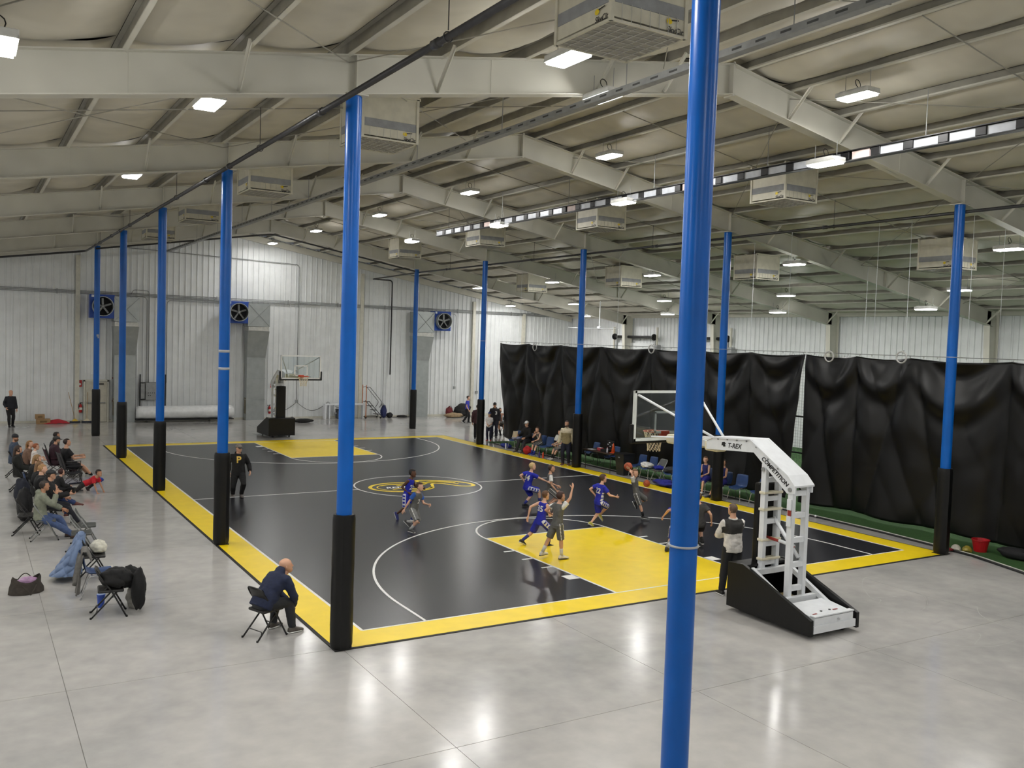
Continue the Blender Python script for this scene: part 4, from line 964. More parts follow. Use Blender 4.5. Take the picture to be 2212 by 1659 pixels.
# ================================================================== CHAIRS
M_SEATB = mat('black_vinyl_seat', (34, 33, 32), rough=.5, var=.08); M_SEATG = mat('grey_vinyl_seat', (78, 80, 78), rough=.45, var=.06); M_TUBB = mat('black_tube', (26, 26, 27), rough=.4); M_TUBG = mat('grey_tube', (140, 142, 140), rough=.35, metal=.4)
M_BLUC = mat('blue_plastic_shell', (40, 66, 112), rough=.4, var=.05); M_WHC = mat('white_plastic_chair', (214, 212, 200), rough=.45)
def folding_meshes(tubem, seatm):
    A = MB(); pts = path_round([(-.22, .27, 0), (-.20, .03, .46), (-.19, -.16, .72), (-.17, -.22, .83), (.17, -.22, .83), (.19, -.16, .72), (.20, .03, .46), (.22, .27, 0)], .09, 4); A.tube(pts, .0145, 8)
    out = [('front_frame', A.mesh('front_frame', tubem, True), 1)]
    for s in (-1, 1):
        B = MB().tube([(s * .17, .12, .44), (s * .19, -.29, 0)], .0145, 8); out.append(('rear_leg', B.mesh('rear_leg', tubem, True), 1))
        B = MB().tube([(s * .19, -.02, .54), (s * .175, -.12, .43)], .008, 6); out.append(('link', B.mesh('link', tubem), 1))
    out.append(('cross_bar', MB().tube(path_round([(-.183, -.21, .09), (-.17, -.19, .14), (.17, -.19, .14), (.183, -.21, .09)], .03), .009, 6).mesh('cross_bar', tubem), 1))
    out.append(('cross_bar', MB().tube([(-.213, .19, .16), (.213, .19, .16)], .009, 6).mesh('cross_bar', tubem), 1))
    S = MB(); S.cbox((0, .02, .452), (.40, .41, .05), .02); out.append(('seat', S.mesh('seat', seatm), 1))
    def bk(u, v):
        x = (u - .5) * .37; z = .585 + .235 * v; return (x, -.075 - .115 * v - .035 * (1 - (2 * u - 1) ** 2), z)
    K = MB(); K.grid(bk, 10, 5)
    K.grid(lambda u, v: (bk(u, v)[0], bk(u, v)[1] - .016, bk(u, v)[2]), 10, 5); out.append(('backrest', K.mesh('backrest', seatm, True, False), 1))
    for s in (-1, 1): 
        for (x, y) in ((s * .22, .27), (s * .19, -.29)): out.append(('foot_cap', MB().lathe([(.016, .0), (.016, .03)], 8, (x, y, 0)).mesh('foot_cap', M_RUB), 1))
    return out
F_BLK = folding_meshes(M_TUBB, M_SEATB); F_GRY = folding_meshes(M_TUBG, M_SEATG); F_WHT = folding_meshes(M_TUBG, M_WHC)
def shell_meshes():
    prof = [(.235, .405), (.225, .44), (.12, .437), (0, .43), (-.13, .435), (-.2, .47), (-.235, .56), (-.265, .68), (-.30, .82), (-.315, .835)]
    hw = [.19, .215, .225, .225, .22, .21, .215, .22, .20, .18]
    def fn(u, v):
        f = v * (len(prof) - 1); i = min(int(f), len(prof) - 2); t = f - i
        y = prof[i][0] * (1 - t) + prof[i + 1][0] * t; z = prof[i][1] * (1 - t) + prof[i + 1][1] * t; w_ = hw[i] * (1 - t) + hw[i + 1] * t
        q = 2 * u - 1; c = abs(q) ** 2.5 * .035; back = max(0, min(1, (v - .5) * 3))
        return (q * w_, y + c * back * 1.2, z + c * (1 - back))
    S = MB(); S.grid(fn, 12, 27); S.grid(lambda u, v: tuple(Vector(fn(u, v)) + Vector((0, -.010 * max(0, min(1, (v - .5) * 3)), -.010 * (1 - max(0, min(1, (v - .5) * 3)))))), 12, 27)
    out = [('shell', S.mesh('shell', M_BLUC, True, False), 1)]
    for s in (-1, 1):
        out.append(('leg_frame', MB().tube(path_round([(s * .25, .25, 0), (s * .19, .18, .41), (s * .19, -.14, .41), (s * .24, -.28, 0)], .06, 4), .0125, 8).mesh('leg_frame', M_CHR, True), 1))
    out.append(('cross_bar', MB().tube([(-.19, .1, .41), (.19, .1, .41)], .010, 6).mesh('cross_bar', M_CHR), 1)); out.append(('cross_bar', MB().tube([(-.19, -.1, .41), (.19, -.1, .41)], .010, 6).mesh('cross_bar', M_CHR), 1))
    for s in (-1, 1):
        for (x, y) in ((s * .25, .25), (s * .24, -.28)): out.append(('foot_cap', MB().lathe([(.016, 0), (.016, .025)], 8, (x, y, 0)).mesh('foot_cap', M_GREY), 1))
    return out
F_BLU = shell_meshes()
def camp_meshes(fab):
    out = []
    def sl(u, v):
        q = 2 * u - 1
        if v < .5: t = v * 2; return (q * .25, .24 - .44 * t, .40 - .05 * math.sin(PI * t) - .05 * (1 - q * q))
        t = (v - .5) * 2; return (q * .25, -.20 - .14 * t - .03 * (1 - q * q), .40 + .48 * t)
    S = MB(); S.grid(sl, 8, 16); out.append(('sling', S.mesh('sling', fab, True, False), 1))
    for s in (-1, 1):
        out.append(('arm_rest', MB().box((s * .31, .02, .60), (.06, .44, .015)).mesh('arm_rest', fab), 1))
        out.append(('back_post', MB().tube([(s * .27, -.16, .30), (s * .27, -.36, .9)], .010, 6).mesh('back_post', M_TUBB), 1))
        out.append(('front_post', MB().tube([(s * .29, .24, .02), (s * .29, .24, .6)], .010, 6).mesh('front_post', M_TUBB), 1))
        out.append(('cross_leg', MB().tube([(s * .29, .24, .40), (s * .28, -.26, .01)], .009, 6).mesh('cross_leg', M_TUBB), 1))
        out.append(('cross_leg', MB().tube([(s * .29, .24, .01), (s * .28, -.26, .40)], .009, 6).mesh('cross_leg', M_TUBB), 1))
    out.append(('cross_leg', MB().tube([(-.29, .24, .01), (.29, .24, .40)], .009, 6).mesh('cross_leg', M_TUBB), 1)); out.append(('cross_leg', MB().tube([(.29, .24, .01), (-.29, .24, .40)], .009, 6).mesh('cross_leg', M_TUBB), 1))
    return out
F_CMP = camp_meshes(mat('camp_grey_fabric', (84, 82, 84), rough=.9, var=.06)); F_CMPB = camp_meshes(mat('camp_black_fabric', (34, 34, 40), rough=.9, var=.06)); F_CMPM = camp_meshes(mat('camp_maroon_fabric', (70, 34, 46), rough=.9, var=.06))
def chair(kind, name, label, x, y, rz, group):
    t = thing(name, label, 'chair', (x, y, .015 if (abs(x) > 8.66 and x > 0) else 0), rz, group)
    for n, me, _ in kind: inst(me, n, t)
    return t
FX = -PI / 2; FC = PI / 2     # facing +x (left spectators) / facing -x (right benches)
gL = 'chairs of the left spectators'; gR = 'chairs along the right sideline'
chair(F_BLK, 'folding_chair', 'black folding chair under the bald man beside the near left column', -8.70, -12.56, R_(-68), gL)
chair(F_BLK, 'folding_chair', 'empty black folding chair behind the man in the sage hoodie', -11.62, -3.05, FX - .12, gL)
chair(F_GRY, 'folding_chair', 'grey tube folding chair under the man in the sage hoodie', -11.30, -3.82, FX, gL)
chair(F_BLK, 'folding_chair', 'black folding chair under the man in the black cap', -11.05, -2.35, FX, gL)
chair(F_BLK, 'folding_chair', 'folding chair under the short-haired blond man in jeans', -11.15, -1.35, FX, gL)
chair(F_BLK, 'folding_chair', 'folding chair under the woman with long light brown hair', -11.2, -.25, FX, gL)
chair(F_BLU, 'plastic_chair', 'blue plastic chair under the woman in the hooded black coat', -11.2, 1.2, FX, gL)
chair(F_BLK, 'folding_chair', 'folding chair with a coat hung on it under the dark-haired woman', -11.45, 3.3, FX, gL)
chair(F_BLK, 'folding_chair', 'folding chair under the woman with the headband', -11.2, 4.75, FX, gL)
chair(F_BLK, 'folding_chair', 'farthest folding chair of the spectators, under the man in the dark beanie', -11.45, 6.2, FX, gL)
chair(F_GRY, 'folding_chair', 'farther of the two empty grey folding chairs beside the hoodie man', -10.55, -4.75, FX - .1, gL)
chair(F_GRY, 'folding_chair', 'nearer of the two empty grey folding chairs beside the hoodie man', -10.72, -5.55, FX - .1, gL)
chair(F_BLK, 'folding_chair', 'black folding chair with the pale blue quilted coat on its back', -10.72, -7.75, FX - .1, gL)
chair(F_BLU, 'plastic_chair', 'blue plastic chair with the grey jacket over its back', -10.78, -9.05, FX - .1, gL)
chair(F_BLK, 'folding_chair', 'nearest left folding chair, piled with black coats', -10.75, -10.35, FX - .1, gL)
chair(F_CMP, 'camp_chair', 'dark folding camp chair under the man in black shirt and shorts', -9.98, 5.15, FX + .25, gL)
chair(F_CMPM, 'camp_chair', 'maroon camp chair under the bearded man in a cap', -10.3, 6.15, FX + .1, gL)
chair(F_CMPB, 'camp_chair', 'black camp chair under the dark-haired man in the dark jacket', -10.2, 7.35, FX, gL)
chair(F_CMPB, 'camp_stool', 'low black camp stool in front of the maroon camp chair', -10.0, 4.05, FX, gL)
for nm, x, y, rz, lab in (('plastic_chair', 8.45, 7.65, FC + .15, 'leftmost blue plastic chair of the right sideline, left of the white-cap coach'), ('plastic_chair', 8.45, 6.65, FC, 'blue plastic chair under the seated coach in white cap'), ('plastic_chair', 8.5, 5.75, FC, 'blue plastic chair under the boy in the grey jersey'), ('plastic_chair', 8.42, 5.05, FC + .2, 'empty blue plastic chair left of the standing coach'), ('plastic_chair', 8.5, 4.1, FC, 'blue plastic chair under the player behind the standing coach'), ('plastic_chair', 9.15, 2.75, FC, 'blue plastic chair behind the left end of the scorer table'), ('plastic_chair', 9.05, 1.3, FC, 'blue plastic chair behind the scorer table'),
        ('plastic_chair', 8.5, -1.0, FC, 'blue plastic chair right beside the black bin'), ('plastic_chair', 8.5, -1.62, FC, 'blue plastic chair holding the white cloth'), ('plastic_chair', 8.45, -2.95, FC, 'blue plastic chair with a dark jacket, right of the grey folding chair'), ('plastic_chair', 8.45, -4.62, FC, 'blue plastic chair under the boy in blue beside the second right column'), ('plastic_chair', 8.42, -5.45, FC + .05, 'blue plastic chair just right of the second right column'), ('plastic_chair', 8.42, -6.15, FC + .2, 'empty blue plastic chair above the head of the man with folded arms'), ('plastic_chair', 8.42, -7.1, FC + .1, 'rightmost blue plastic chair, half behind the near stand pad')):
    chair(F_BLU, nm, lab, x, y, rz, gR)
chair(F_WHT, 'folding_chair', 'white folding chair behind the boy in the grey jersey', 9.25, 5.65, FC, gR)
chair(F_GRY, 'folding_chair', 'grey folding chair between the blue chairs behind the shooting boy', 8.45, -2.28, FC, gR)

# ================================================================== SCORER TABLE AND SIDELINE THINGS
st = thing('scorer_table', 'dark brown folding scorer table beside the third right column', 'table', (8.42, .98, 0))
MB().cbox((0, 0, .735), (.76, 1.86, .03), .008).build('tabletop', mat('walnut_laminate', (58, 44, 38), rough=.4, var=.1), st); MB().box((0, 0, .705), (.7, 1.8, .03)).build('apron', M_BLK, st)
for y in (-.8, .8):
    for x in (-.3, .3): MB().tube([(x, y, .7), (x, y, .0)], .013, 6).build('leg', M_BLK, st)
    MB().tube([(-.3, y, .25), (.3, y, .25)], .01, 6).build('leg_brace', M_BLK, st)
ZT = .752
cn = thing('traffic_cone', 'orange traffic cone standing on the scorer table', 'cone', (8.35, .32, ZT)); MB().cbox((0, 0, .012), (.2, .2, .024), .006).build('base', mat('cone_orange', (226, 92, 40), rough=.5), cn); MB().lathe([(.085, .02), (.02, .36), (.012, .37)], 16).build('cone_body', MAT['cone_orange'], cn, smooth=True)
sb = thing('score_console', 'black scoreboard console case open on the scorer table', 'console', (8.4, .75, ZT)); MB().cbox((0, 0, .05), (.34, .46, .1), .01).build('case', M_BLK, sb); MB().cbox((.16, 0, .25), (.05, .46, .34), .01).build('lid', M_BLK, sb)
for y, z in ((-.14, .27), (.0, .2), (.14, .27), (.05, .34)): MB().box((.13, y, z), (.004, .08, .03)).build('white_label', M_WHT, sb)
pp = thing('paper_stack', 'white score sheets at the left end of the scorer table', 'papers', (8.25, 1.55, ZT)); MB().box((0, 0, .006), (.22, .3, .012)).build('sheets', M_WHT, pp)
rb = thing('red_box', 'small red and white box on the scorer table', 'box', (8.4, 1.2, ZT)); MB().cbox((0, 0, .05), (.16, .24, .1), .01).build('carton', mat('box_red', (176, 60, 66)), rb); MB().box((0, 0, .103), (.12, .18, .006)).build('lid', M_WHT, rb)
bt = thing('water_bottle', 'clear water bottle beside the orange cone', 'bottle', (8.2, .5, ZT)); MB().lathe([(.03, 0), (.032, .02), (.032, .14), (.014, .18), (.014, .2)], 12).build('bottle_body', mat('bottle_clear', (190, 190, 196), rough=.2), bt, smooth=True); MB().lathe([(.016, .2), (.016, .22)], 10).build('cap', M_RED, bt)
bn = thing('trash_bin', 'tall black trash bin at the right end of the scorer table', 'bin', (8.4, -.33, 0)); MB().add([(-.2, -.2, .01), (.2, -.2, .01), (.2, .2, .01), (-.2, .2, .01), (-.27, -.27, .8), (.27, -.27, .8), (.27, .27, .8), (-.27, .27, .8)], [(0, 3, 2, 1), (0, 1, 5, 4), (1, 2, 6, 5), (2, 3, 7, 6), (3, 0, 4, 7), (4, 5, 6, 7)]).build('bin_body', mat('bin_black', (30, 31, 33), rough=.5), bn); MB().box((0, 0, .8), (.58, .58, .05)).build('rim', M_BLK, bn); MB().box((-.275, 0, .68), (.01, .1, .04)).build('emblem', M_GREY, bn)
M_BALL = mat('basketball_leather', (176, 84, 48), rough=.6, var=.06, bump=.2, bscale=150)
def basketball(label, p, r=.12, rot=(0, 0, 0)):
    t = thing('basketball', label, 'ball', p); t.rotation_euler = rot; MB().ell((0, 0, 0), (r, r, r), n=24, k=16).build('ball', M_BALL, t, smooth=True)
    m = MB()
    for M in (Matrix.Identity(3), Matrix.Rotation(PI / 2, 3, 'X'), Matrix.Rotation(PI / 2, 3, 'Y')): m.tube([M @ Vector((r * math.cos(a), r * math.sin(a), 0)) for a in [2 * PI * i / 28 for i in range(28)]], .004, 4, closed=True)
    m.build('seams', M_BLK, t)
basketball('orange basketball lying on the yellow border beside the chairs', G(1397, 1044, .135) + Vector((0, 0, 0)), .12, (.5, .3, 0))
def cloth_heap(name, label, cat, p, dims, rgb, seed, extra=None, rz=0, amp=.34):
    t = thing(name, label, cat, p, rz); mt = mat('cloth_%d_%d_%d' % rgb, rgb, rough=.85, var=.08, scale=14, bump=.2, bscale=30)
    blob((0, 0, 0), dims, seed, amp, 30, 22, True, 1.7).build('folded_cloth', mt, t, smooth=True)
    blob((dims[0] * .22, -dims[1] * .2, dims[2] * .1), (dims[0] * .6, dims[1] * .5, dims[2] * .8), seed + 2, amp, 24, 16, True, 2.0).build('sleeve', mt, t, smooth=True)
    if extra: extra(t)
    return t
cloth_heap('warmup_top', 'white warm-up top bunched on a blue chair behind the shooter', 'clothing', (8.42, -1.6, .45), (.4, .5, .2), (222, 222, 220), 11)
cloth_heap('warmup_top', 'royal blue warm-up top on the grey folding chair', 'clothing', (8.42, -2.28, .475), (.34, .36, .14), (34, 44, 150), 12)
cloth_heap('jacket', 'dark grey jacket thrown over a blue chair seat behind the shooter', 'clothing', (8.4, -2.95, .46), (.5, .5, .2), (56, 58, 62), 13)
cloth_heap('warmup_top', 'royal blue warm-up clothes lying on the floor below the chairs', 'clothing', (8.05, -3.0, .012), (.5, .95, .24), (32, 38, 130), 14)
cloth_heap('jersey_bag', 'blue bag on the floor left of the white-cap coach', 'bag', (8.35, 8.3, 0), (.35, .7, .2), (30, 44, 130), 15)
cloth_heap('red_bag', 'red bag on the floor between the seated coach and boy', 'bag', (8.1, 6.05, 0), (.3, .42, .34), (170, 34, 40), 16)
cloth_heap('jersey_heap', 'white and blue clothing on the leftmost blue chair', 'clothing', (8.4, 7.5, .45), (.35, .4, .16), (150, 156, 186), 17)
def bottle(label, p, rgb, capc=M_BLK, h=.26):
    t = thing('sports_bottle', label, 'bottle', p); MB().lathe([(.034, 0), (.036, .02), (.036, h * .7), (.022, h * .85), (.022, h)], 12).build('bottle_body', mat('bottle_%d_%d_%d' % rgb, rgb, rough=.3), t, smooth=True); MB().lathe([(.024, h), (.024, h + .03), (.01, h + .05)], 10).build('cap', capc, t)
bottle('white sports bottle on the floor beside the leftmost blue chair', (8.2, 8.05, 0), (220, 222, 226)); bottle('orange sports bottle on the floor left of the standing coach', (8.05, 4.72, 0), (224, 84, 50)); bottle('purple sports bottle beside the orange one', (8.03, 4.98, 0), (60, 44, 120))
# things at the turf edge, lower right
def baseball(label, u, v): 
    p = G(u, v, .05); t = thing('baseball', label, 'ball', p, 0, 'baseballs at the turf edge'); MB().ell((0, 0, 0), (.037, .037, .037)).build('ball', M_WHT, t, smooth=True); MB().tube([(.037 * math.cos(a), .037 * math.sin(a), .0) for a in [2 * PI * i / 16 for i in range(16)]], .002, 4, closed=True).build('stitching', M_RED, t)
baseball('left of two white baseballs on the turf behind the near stand', 1746, 1112); baseball('right of two white baseballs on the turf behind the near stand', 1762, 1115)
p = G(2112, 1193); bk = thing('red_bucket', 'red bucket on the turf right of the near right column', 'bucket', (p.x + .1, p.y, .014)); MB().lathe([(.15, 0), (.2, .28), (.215, .28), (.215, .31), (.19, .31), (.14, .02)], 20).build('pail', mat('bucket_red', (172, 22, 30), rough=.4), bk); MB().tube([(0, .2 * math.cos(a), .29 + .14 * math.sin(a) * -.5) for a in [PI * i / 8 for i in range(9)]], .005, 5).build('handle', M_GREY, bk)
def helmet(label, u, v, rgb):
    p = G(u, v); t = thing('batting_helmet', label, 'helmet', (p.x + .05, p.y, .015), R_(120)); mt = mat('helmet_%d' % rgb[0], rgb, rough=.3); MB().ell((0, 0, .02), (.12, .14, .13), n=18, k=10).build('helmet_shell', mt, t, smooth=True); MB().cbox((0, .16, .06), (.16, .1, .02), .008).build('visor', mt, t)
helmet('white batting helmet on the turf beside the near right column', 2062, 1190, (214, 210, 196)); helmet('dull yellow batting helmet left of the red bucket', 2086, 1193, (146, 132, 50))
p = G(2180, 1212); bag('gear_bag', 'black equipment bag under the curtain at the right picture edge', 'bag', (p.x + .3, p.y, .014), (.4, .9, .28), (22, 22, 24), 21)
p = G(2049, 1191); cloth_heap('baseball_hat', 'red cap lying beside the white batting helmet', 'cap', (p.x + .02, p.y, .014), (.14, .2, .08), (140, 40, 44), 22)
# small table with the bearded man at the curtain end
t8 = thing('side_table', 'small black folding table at the far end of the left curtain', 'table', (10.9, 12.9, 0), R_(8)); MB().cbox((0, 0, .72), (1.3, .6, .03), .008).build('tabletop', M_BLK, t8)
for x in (-.55, .55): MB().tube(path_round([(x, -.25, .7), (x, -.28, .02), (x, .28, .02), (x, .25, .7)], .05), .013, 6).build('leg_frame', M_BLK, t8)
lp = thing('white_carton', 'white carton on the small black table at the curtain end', 'carton', (11.0, 12.8, .737)); MB().cbox((0, 0, .15), (.22, .3, .3), .01).build('carton', M_WHT, lp); MB().box((-.112, 0, .15), (.004, .15, .15)).build('print_panel', M_BLK, lp)
chair(F_GRY, 'folding_chair', 'folding chair under the bearded man at the small table', 11.1, 13.55, PI, gR)

# ================================================================== LEFT SIDE: BAG, COATS AND BLANKET
bg = thing('tote_bag', 'open dark olive tote bag with pale purple lining on the left floor', 'bag', (-11.9, -8.35, 0), .2)
M_OLV = mat('olive_canvas', (58, 52, 46), rough=.85, var=.1, scale=14, bump=.2, bscale=40)
def bgf(u, v):
    q = 2 * PI * u; r = .30 * (1 - .25 * v) + .03 * noise.noise(Vector((math.cos(q) * 2, math.sin(q) * 2, v * 3))); return (r * math.cos(q), r * .62 * math.sin(q) + .02 * v, .005 + .26 * v ** .9 + .06 * v * math.cos(q * 2))
m = MB(); m.grid(bgf, 32, 10); m.build('bag_body', M_OLV, bg, smooth=True, fix=False); blob((0, 0, .09), (.4, .24, .2), 5, .25, flat=False).build('lining', mat('lilac_satin', (150, 118, 150), rough=.35, var=.25, scale=9), bg, smooth=True)
MB().tube([(-.12 + .24 * i / 10, -.2 - .08 * math.sin(PI * i / 10), .02 + .16 * abs(1 - 2 * i / 10)) for i in range(11)], .009, 6).build('handle', M_OLV, bg, smooth=True); MB().tube([(-.12 + .24 * i / 10, .1, .24 + .1 * math.sin(PI * i / 10)) for i in range(11)], .009, 6).build('handle', M_OLV, bg, smooth=True)
def draped(name, label, x, y, rz, mt, w_=.62, drop=.75, front=.25, quilt=0.0, seed=1, zt_=.86, lean=.10, taper_=.1, slv=True):
    t = thing(name, label, 'coat', (x, y, 0), rz); L = drop + front
    def fn(u, v):
        q = (2 * u - 1); s_ = v * L - front           # v from seat side over the back bar to the hanging hem
        wd = w_ / 2 * (1 + taper_ * max(0, s_))
        fold = .035 * math.sin(q * 7 + seed) * max(0, s_) / drop + .02 * noise.noise(Vector((q * 3, s_ * 4, seed)))
        qb = quilt * (abs(math.sin((q * 1.6 + s_ * 3.2) * PI)) * abs(math.sin((q * 1.6 - s_ * 3.2) * PI))) ** .4
        if s_ < 0: return (q * wd, -.20 + .10 * (-s_) / .25 + fold + qb, zt_ + .012 + s_ * .97)
        return (q * wd, -.25 - lean * s_ - .03 * math.sin(min(1, s_ * 8)) + fold - qb, zt_ + .012 - s_ * .97 + .05 * noise.noise(Vector((q * 2, 0, seed))) * s_)
    m = MB(); m.grid(fn, 56, 64); o = m.build('coat_body', mt, t, smooth=True, fix=False); sm = o.modifiers.new('thickness', 'SOLIDIFY'); sm.thickness = .02
    for s in ((-1, 1) if slv else ()):
        MB().tube([(s * w_ * .40, -.27 - .02 * k, zt_ - .05 - .09 * k + .02 * math.sin(k)) for k in range(7)], [.045, .05, .05, .048, .045, .042, .04], 8).build('sleeve', mt, t, smooth=True)
    return t
qc = thing('quilted_coat', 'pale blue quilted puffer coat hung on a chair back', 'coat', (-10.72, -7.75, 0), FX - .1); M_QLT = mat('pale_blue_quilt', (104, 124, 158), rough=.55, var=.06, scale=10)
def qf(u, v):
    a = 2 * PI * u; hw = .17 + .20 * v ** .7; hd = .06 + .17 * v; cy = -.22 - .26 * v ** 1.3; z = .90 - .80 * v
    k = (.012 + .048 * v) * (abs(math.sin((u * 6 + v * 3.2) * PI)) * abs(math.sin((u * 6 - v * 3.2) * PI))) ** .6 + .03 * noise.noise(Vector((math.cos(a) * 1.5, math.sin(a) * 1.5, v * 3)))
    return ((hw + k) * math.cos(a), cy + (hd + k) * math.sin(a), z + .05 * math.cos(a) * v)
m = MB(); m.grid(qf, 144, 80); m.build('coat_body', M_QLT, qc, smooth=True, fix=False)
MB().ell((0, -.215, .885), (.19, .07, .05)).build('collar', M_QLT, qc, smooth=True)
for s_ in (-1, 1): MB().tube([(s_ * (.2 + .03 * k), -.24 - .03 * k, .80 - .09 * k) for k in range(6)], [.05, .058, .054, .058, .054, .05], 12).build('sleeve', M_QLT, qc, smooth=True)
draped('grey_jacket', 'grey jacket hung over the back of a blue plastic chair', -10.78, -9.05, FX - .1, mat('grey_wool', (104, 102, 98), rough=.9, var=.08, scale=20), .46, .82, .2, 0, 5, .86, .06, .0)
cloth_heap('toy_bundle', 'white and green patterned bundle on the black chair beside the quilted coat', 'clothing', (-10.62, -7.7, .47), (.3, .34, .26), (206, 204, 190), 31, amp=.18)
cloth_heap('black_coat', 'black coat spilling off the nearest left chair', 'coat', (-10.66, -10.36, .474), (.5, .5, .34), (14, 14, 15), 32, lambda t: [blob((.36, -.12, -.40), (.24, .42, .72), 33, .2, flat=False).build('hanging_panel', MAT['cloth_14_14_15'], t, smooth=True), blob((.26, .22, -.1), (.3, .3, .4), 35, .25, flat=False).build('hanging_sleeve', MAT['cloth_14_14_15'], t, smooth=True)], amp=.22)
cloth_heap('grey_bag', 'pale grey net bag under the black coat', 'bag', (-10.3, -10.1, 0), (.3, .3, .4), (150, 148, 142), 36)
cu = thing('blue_cup', 'translucent blue cup on the floor under the nearest left chair', 'cup', (-10.82, -9.85, 0)); MB().lathe([(.05, 0), (.07, .22), (.075, .22), (.07, .235)], 14).build('cup_body', mat('cup_blue', (52, 84, 178), rough=.3), cu); MB().lathe([(.07, .236), (.01, .24)], 14).build('lid', mat('cup_lid', (150, 170, 210), rough=.3), cu)
cloth_heap('white_handbag', 'white handbag with thin strap under the black folding chair', 'bag', (-10.5, -7.9, 0), (.3, .2, .26), (210, 206, 198), 37, lambda t: MB().tube([(.1 + .1 * math.sin(a), .12 * math.cos(a), .12 + .1 * math.sin(a * .5)) for a in [2 * PI * i / 14 for i in range(14)]], .006, 5, closed=True).build('strap', MAT['cloth_210_206_198'], t, smooth=True))
bl = thing('grey_blanket', 'grey blanket spread on the floor beside the boy in red', 'blanket', (-9.75, 4.45, 0), R_(20))
m = MB(); m.grid(lambda u, v: ((u - .5) * 1.0, (v - .5) * .7, .03 + .05 * abs(noise.noise(Vector((u * 5, v * 4, 2)))) * (1 - abs(2 * u - 1) ** 4) + (.03 if v > .7 else 0)), 24, 16); o = m.build('blanket_cloth', mat('blanket_grey', (152, 152, 158), rough=.95, var=.05), bl, smooth=True, fix=False); sm = o.modifiers.new('thickness', 'SOLIDIFY'); sm.thickness = .025; sm.offset = -1
MB().tube([(-.5, -.36, .03), (.0, -.37, .04), (.5, -.36, .03)], .02, 6).build('navy_hem', mat('navy_cloth', (26, 30, 50)), bl, smooth=True)
cloth_heap('blue_jersey', 'blue and white patterned jersey on the floor behind the boy in red', 'clothing', (-9.3, 4.2, 0), (.4, .4, .16), (44, 66, 150), 38)
cloth_heap('navy_jacket', 'navy jacket hung behind the long-haired women chairs', 'coat', (-11.55, 0.55, .05), (.4, .7, .75), (26, 30, 44), 39, amp=.2)
cloth_heap('black_coat', 'black coat hanging behind the short-haired blond man', 'coat', (-11.6, -1.5, .02), (.35, .8, .85), (18, 18, 20), 40, amp=.2)
# scuff arcs on the concrete
M_SCUF = mat('rubber_scuff', (146, 144, 140), rough=.5, var=.05)
def scuff(pts, wd=.022):
    P = [G(u, v) for u, v in pts]; Q = spl([(p.x, p.y) for p in P], 12 * (len(P) - 1)); n = len(Q); vs = []; fs = []
    for i in range(n):
        t = (Q[min(i + 1, n - 1)] - Q[max(i - 1, 0)]).normalized(); q = Vector((-t.y, t.x)) * wd / 2 * (.3 + .7 * math.sin(PI * i / (n - 1)))
        vs += [(Q[i].x + q.x, Q[i].y + q.y, .0008), (Q[i].x - q.x, Q[i].y - q.y, .0008)]
    for i in range(n - 1): fs.append((2 * i, 2 * i + 1, 2 * i + 3, 2 * i + 2))
    MB().add(vs, fs).build('scuff_mark', M_SCUF, floor, fix=False)
for pts in (((1770, 1259), (1820, 1266), (1865, 1266), (1895, 1264)), ((1862, 1266), (1866, 1250), (1885, 1246), (1905, 1252)), ((1862, 1266), (1880, 1290), (1902, 1295), (1898, 1303)), ((1965, 1276), (1995, 1286), (2003, 1305), (1990, 1320)), ((1805, 1289), (1870, 1290), (1920, 1290), (1960, 1284)), ((2010, 1352), (2050, 1337), (2110, 1335), (2170, 1340)), ((2110, 1310), (2118, 1328), (2150, 1345), (2212, 1368)), ((1998, 1370), (2020, 1385), (2090, 1397), (2160, 1394), (2200, 1380)), ((2085, 1380), (2110, 1368), (2118, 1375), (2105, 1392)), ((1700, 1440), (1760, 1432), (1800, 1418))): scuff(pts)
# ================================================================== PEOPLE
BAKE = []          # (object, after) pieces whose surfaces are fused at the end
def loft(m, rings, n=16, pw=1.0):
    vs = []; fs = []
    for (c, a, b) in rings:
        for j in range(n):
            q = 2 * PI * j / n; x, y = math.cos(q), math.sin(q)
            if pw != 1.0: x = math.copysign(abs(x) ** pw, x); y = math.copysign(abs(y) ** pw, y)
            vs.append(c + a * x + b * y)
    k = len(rings)
    for i in range(k - 1):
        for j in range(n): fs.append((i * n + j, i * n + (j + 1) % n, (i + 1) * n + (j + 1) % n, (i + 1) * n + j))
    fs.append(tuple(range(n - 1, -1, -1))); fs.append(tuple((k - 1) * n + j for j in range(n)))
    return m.add(vs, fs)
def fuse(m, name, mats, parent, vox, sm=6, amp=0.0, seed=0, zone=None, extra=None):
    o = m.build(name, mats, parent, fix=True)
    r = o.modifiers.new('fuse', 'REMESH'); r.mode = 'VOXEL'; r.voxel_size = vox; r.use_smooth_shade = True
    s = o.modifiers.new('smooth', 'SMOOTH'); s.factor = .5; s.iterations = sm
    BAKE.append((o, amp, seed, zone, extra)); return o
def ik(a, t, l1, l2, pole):
    d = t - a; L = d.length; mx = (l1 + l2) * .999
    if L > mx: t = a + d * (mx / L); d = t - a; L = mx
    if L < abs(l1 - l2) + .02: L = abs(l1 - l2) + .02
    u = d.normalized(); x = (l1 * l1 - l2 * l2 + L * L) / (2 * L); h = math.sqrt(max(l1 * l1 - x * x, 1e-6))
    p = pole - u * pole.dot(u)
    if p.length < 1e-4: p = u.orthogonal()
    return a + u * x + p.normalized() * h, t
SKIN = {'fair': (222, 176, 150), 'light': (208, 160, 132), 'tan': (186, 138, 108), 'dark': (92, 60, 44)}
def cmat(rgb, rough=.8): return mat('cloth_%d_%d_%d' % tuple(rgb), rgb, rough=rough, var=.07, scale=16, bump=.15, bscale=45)
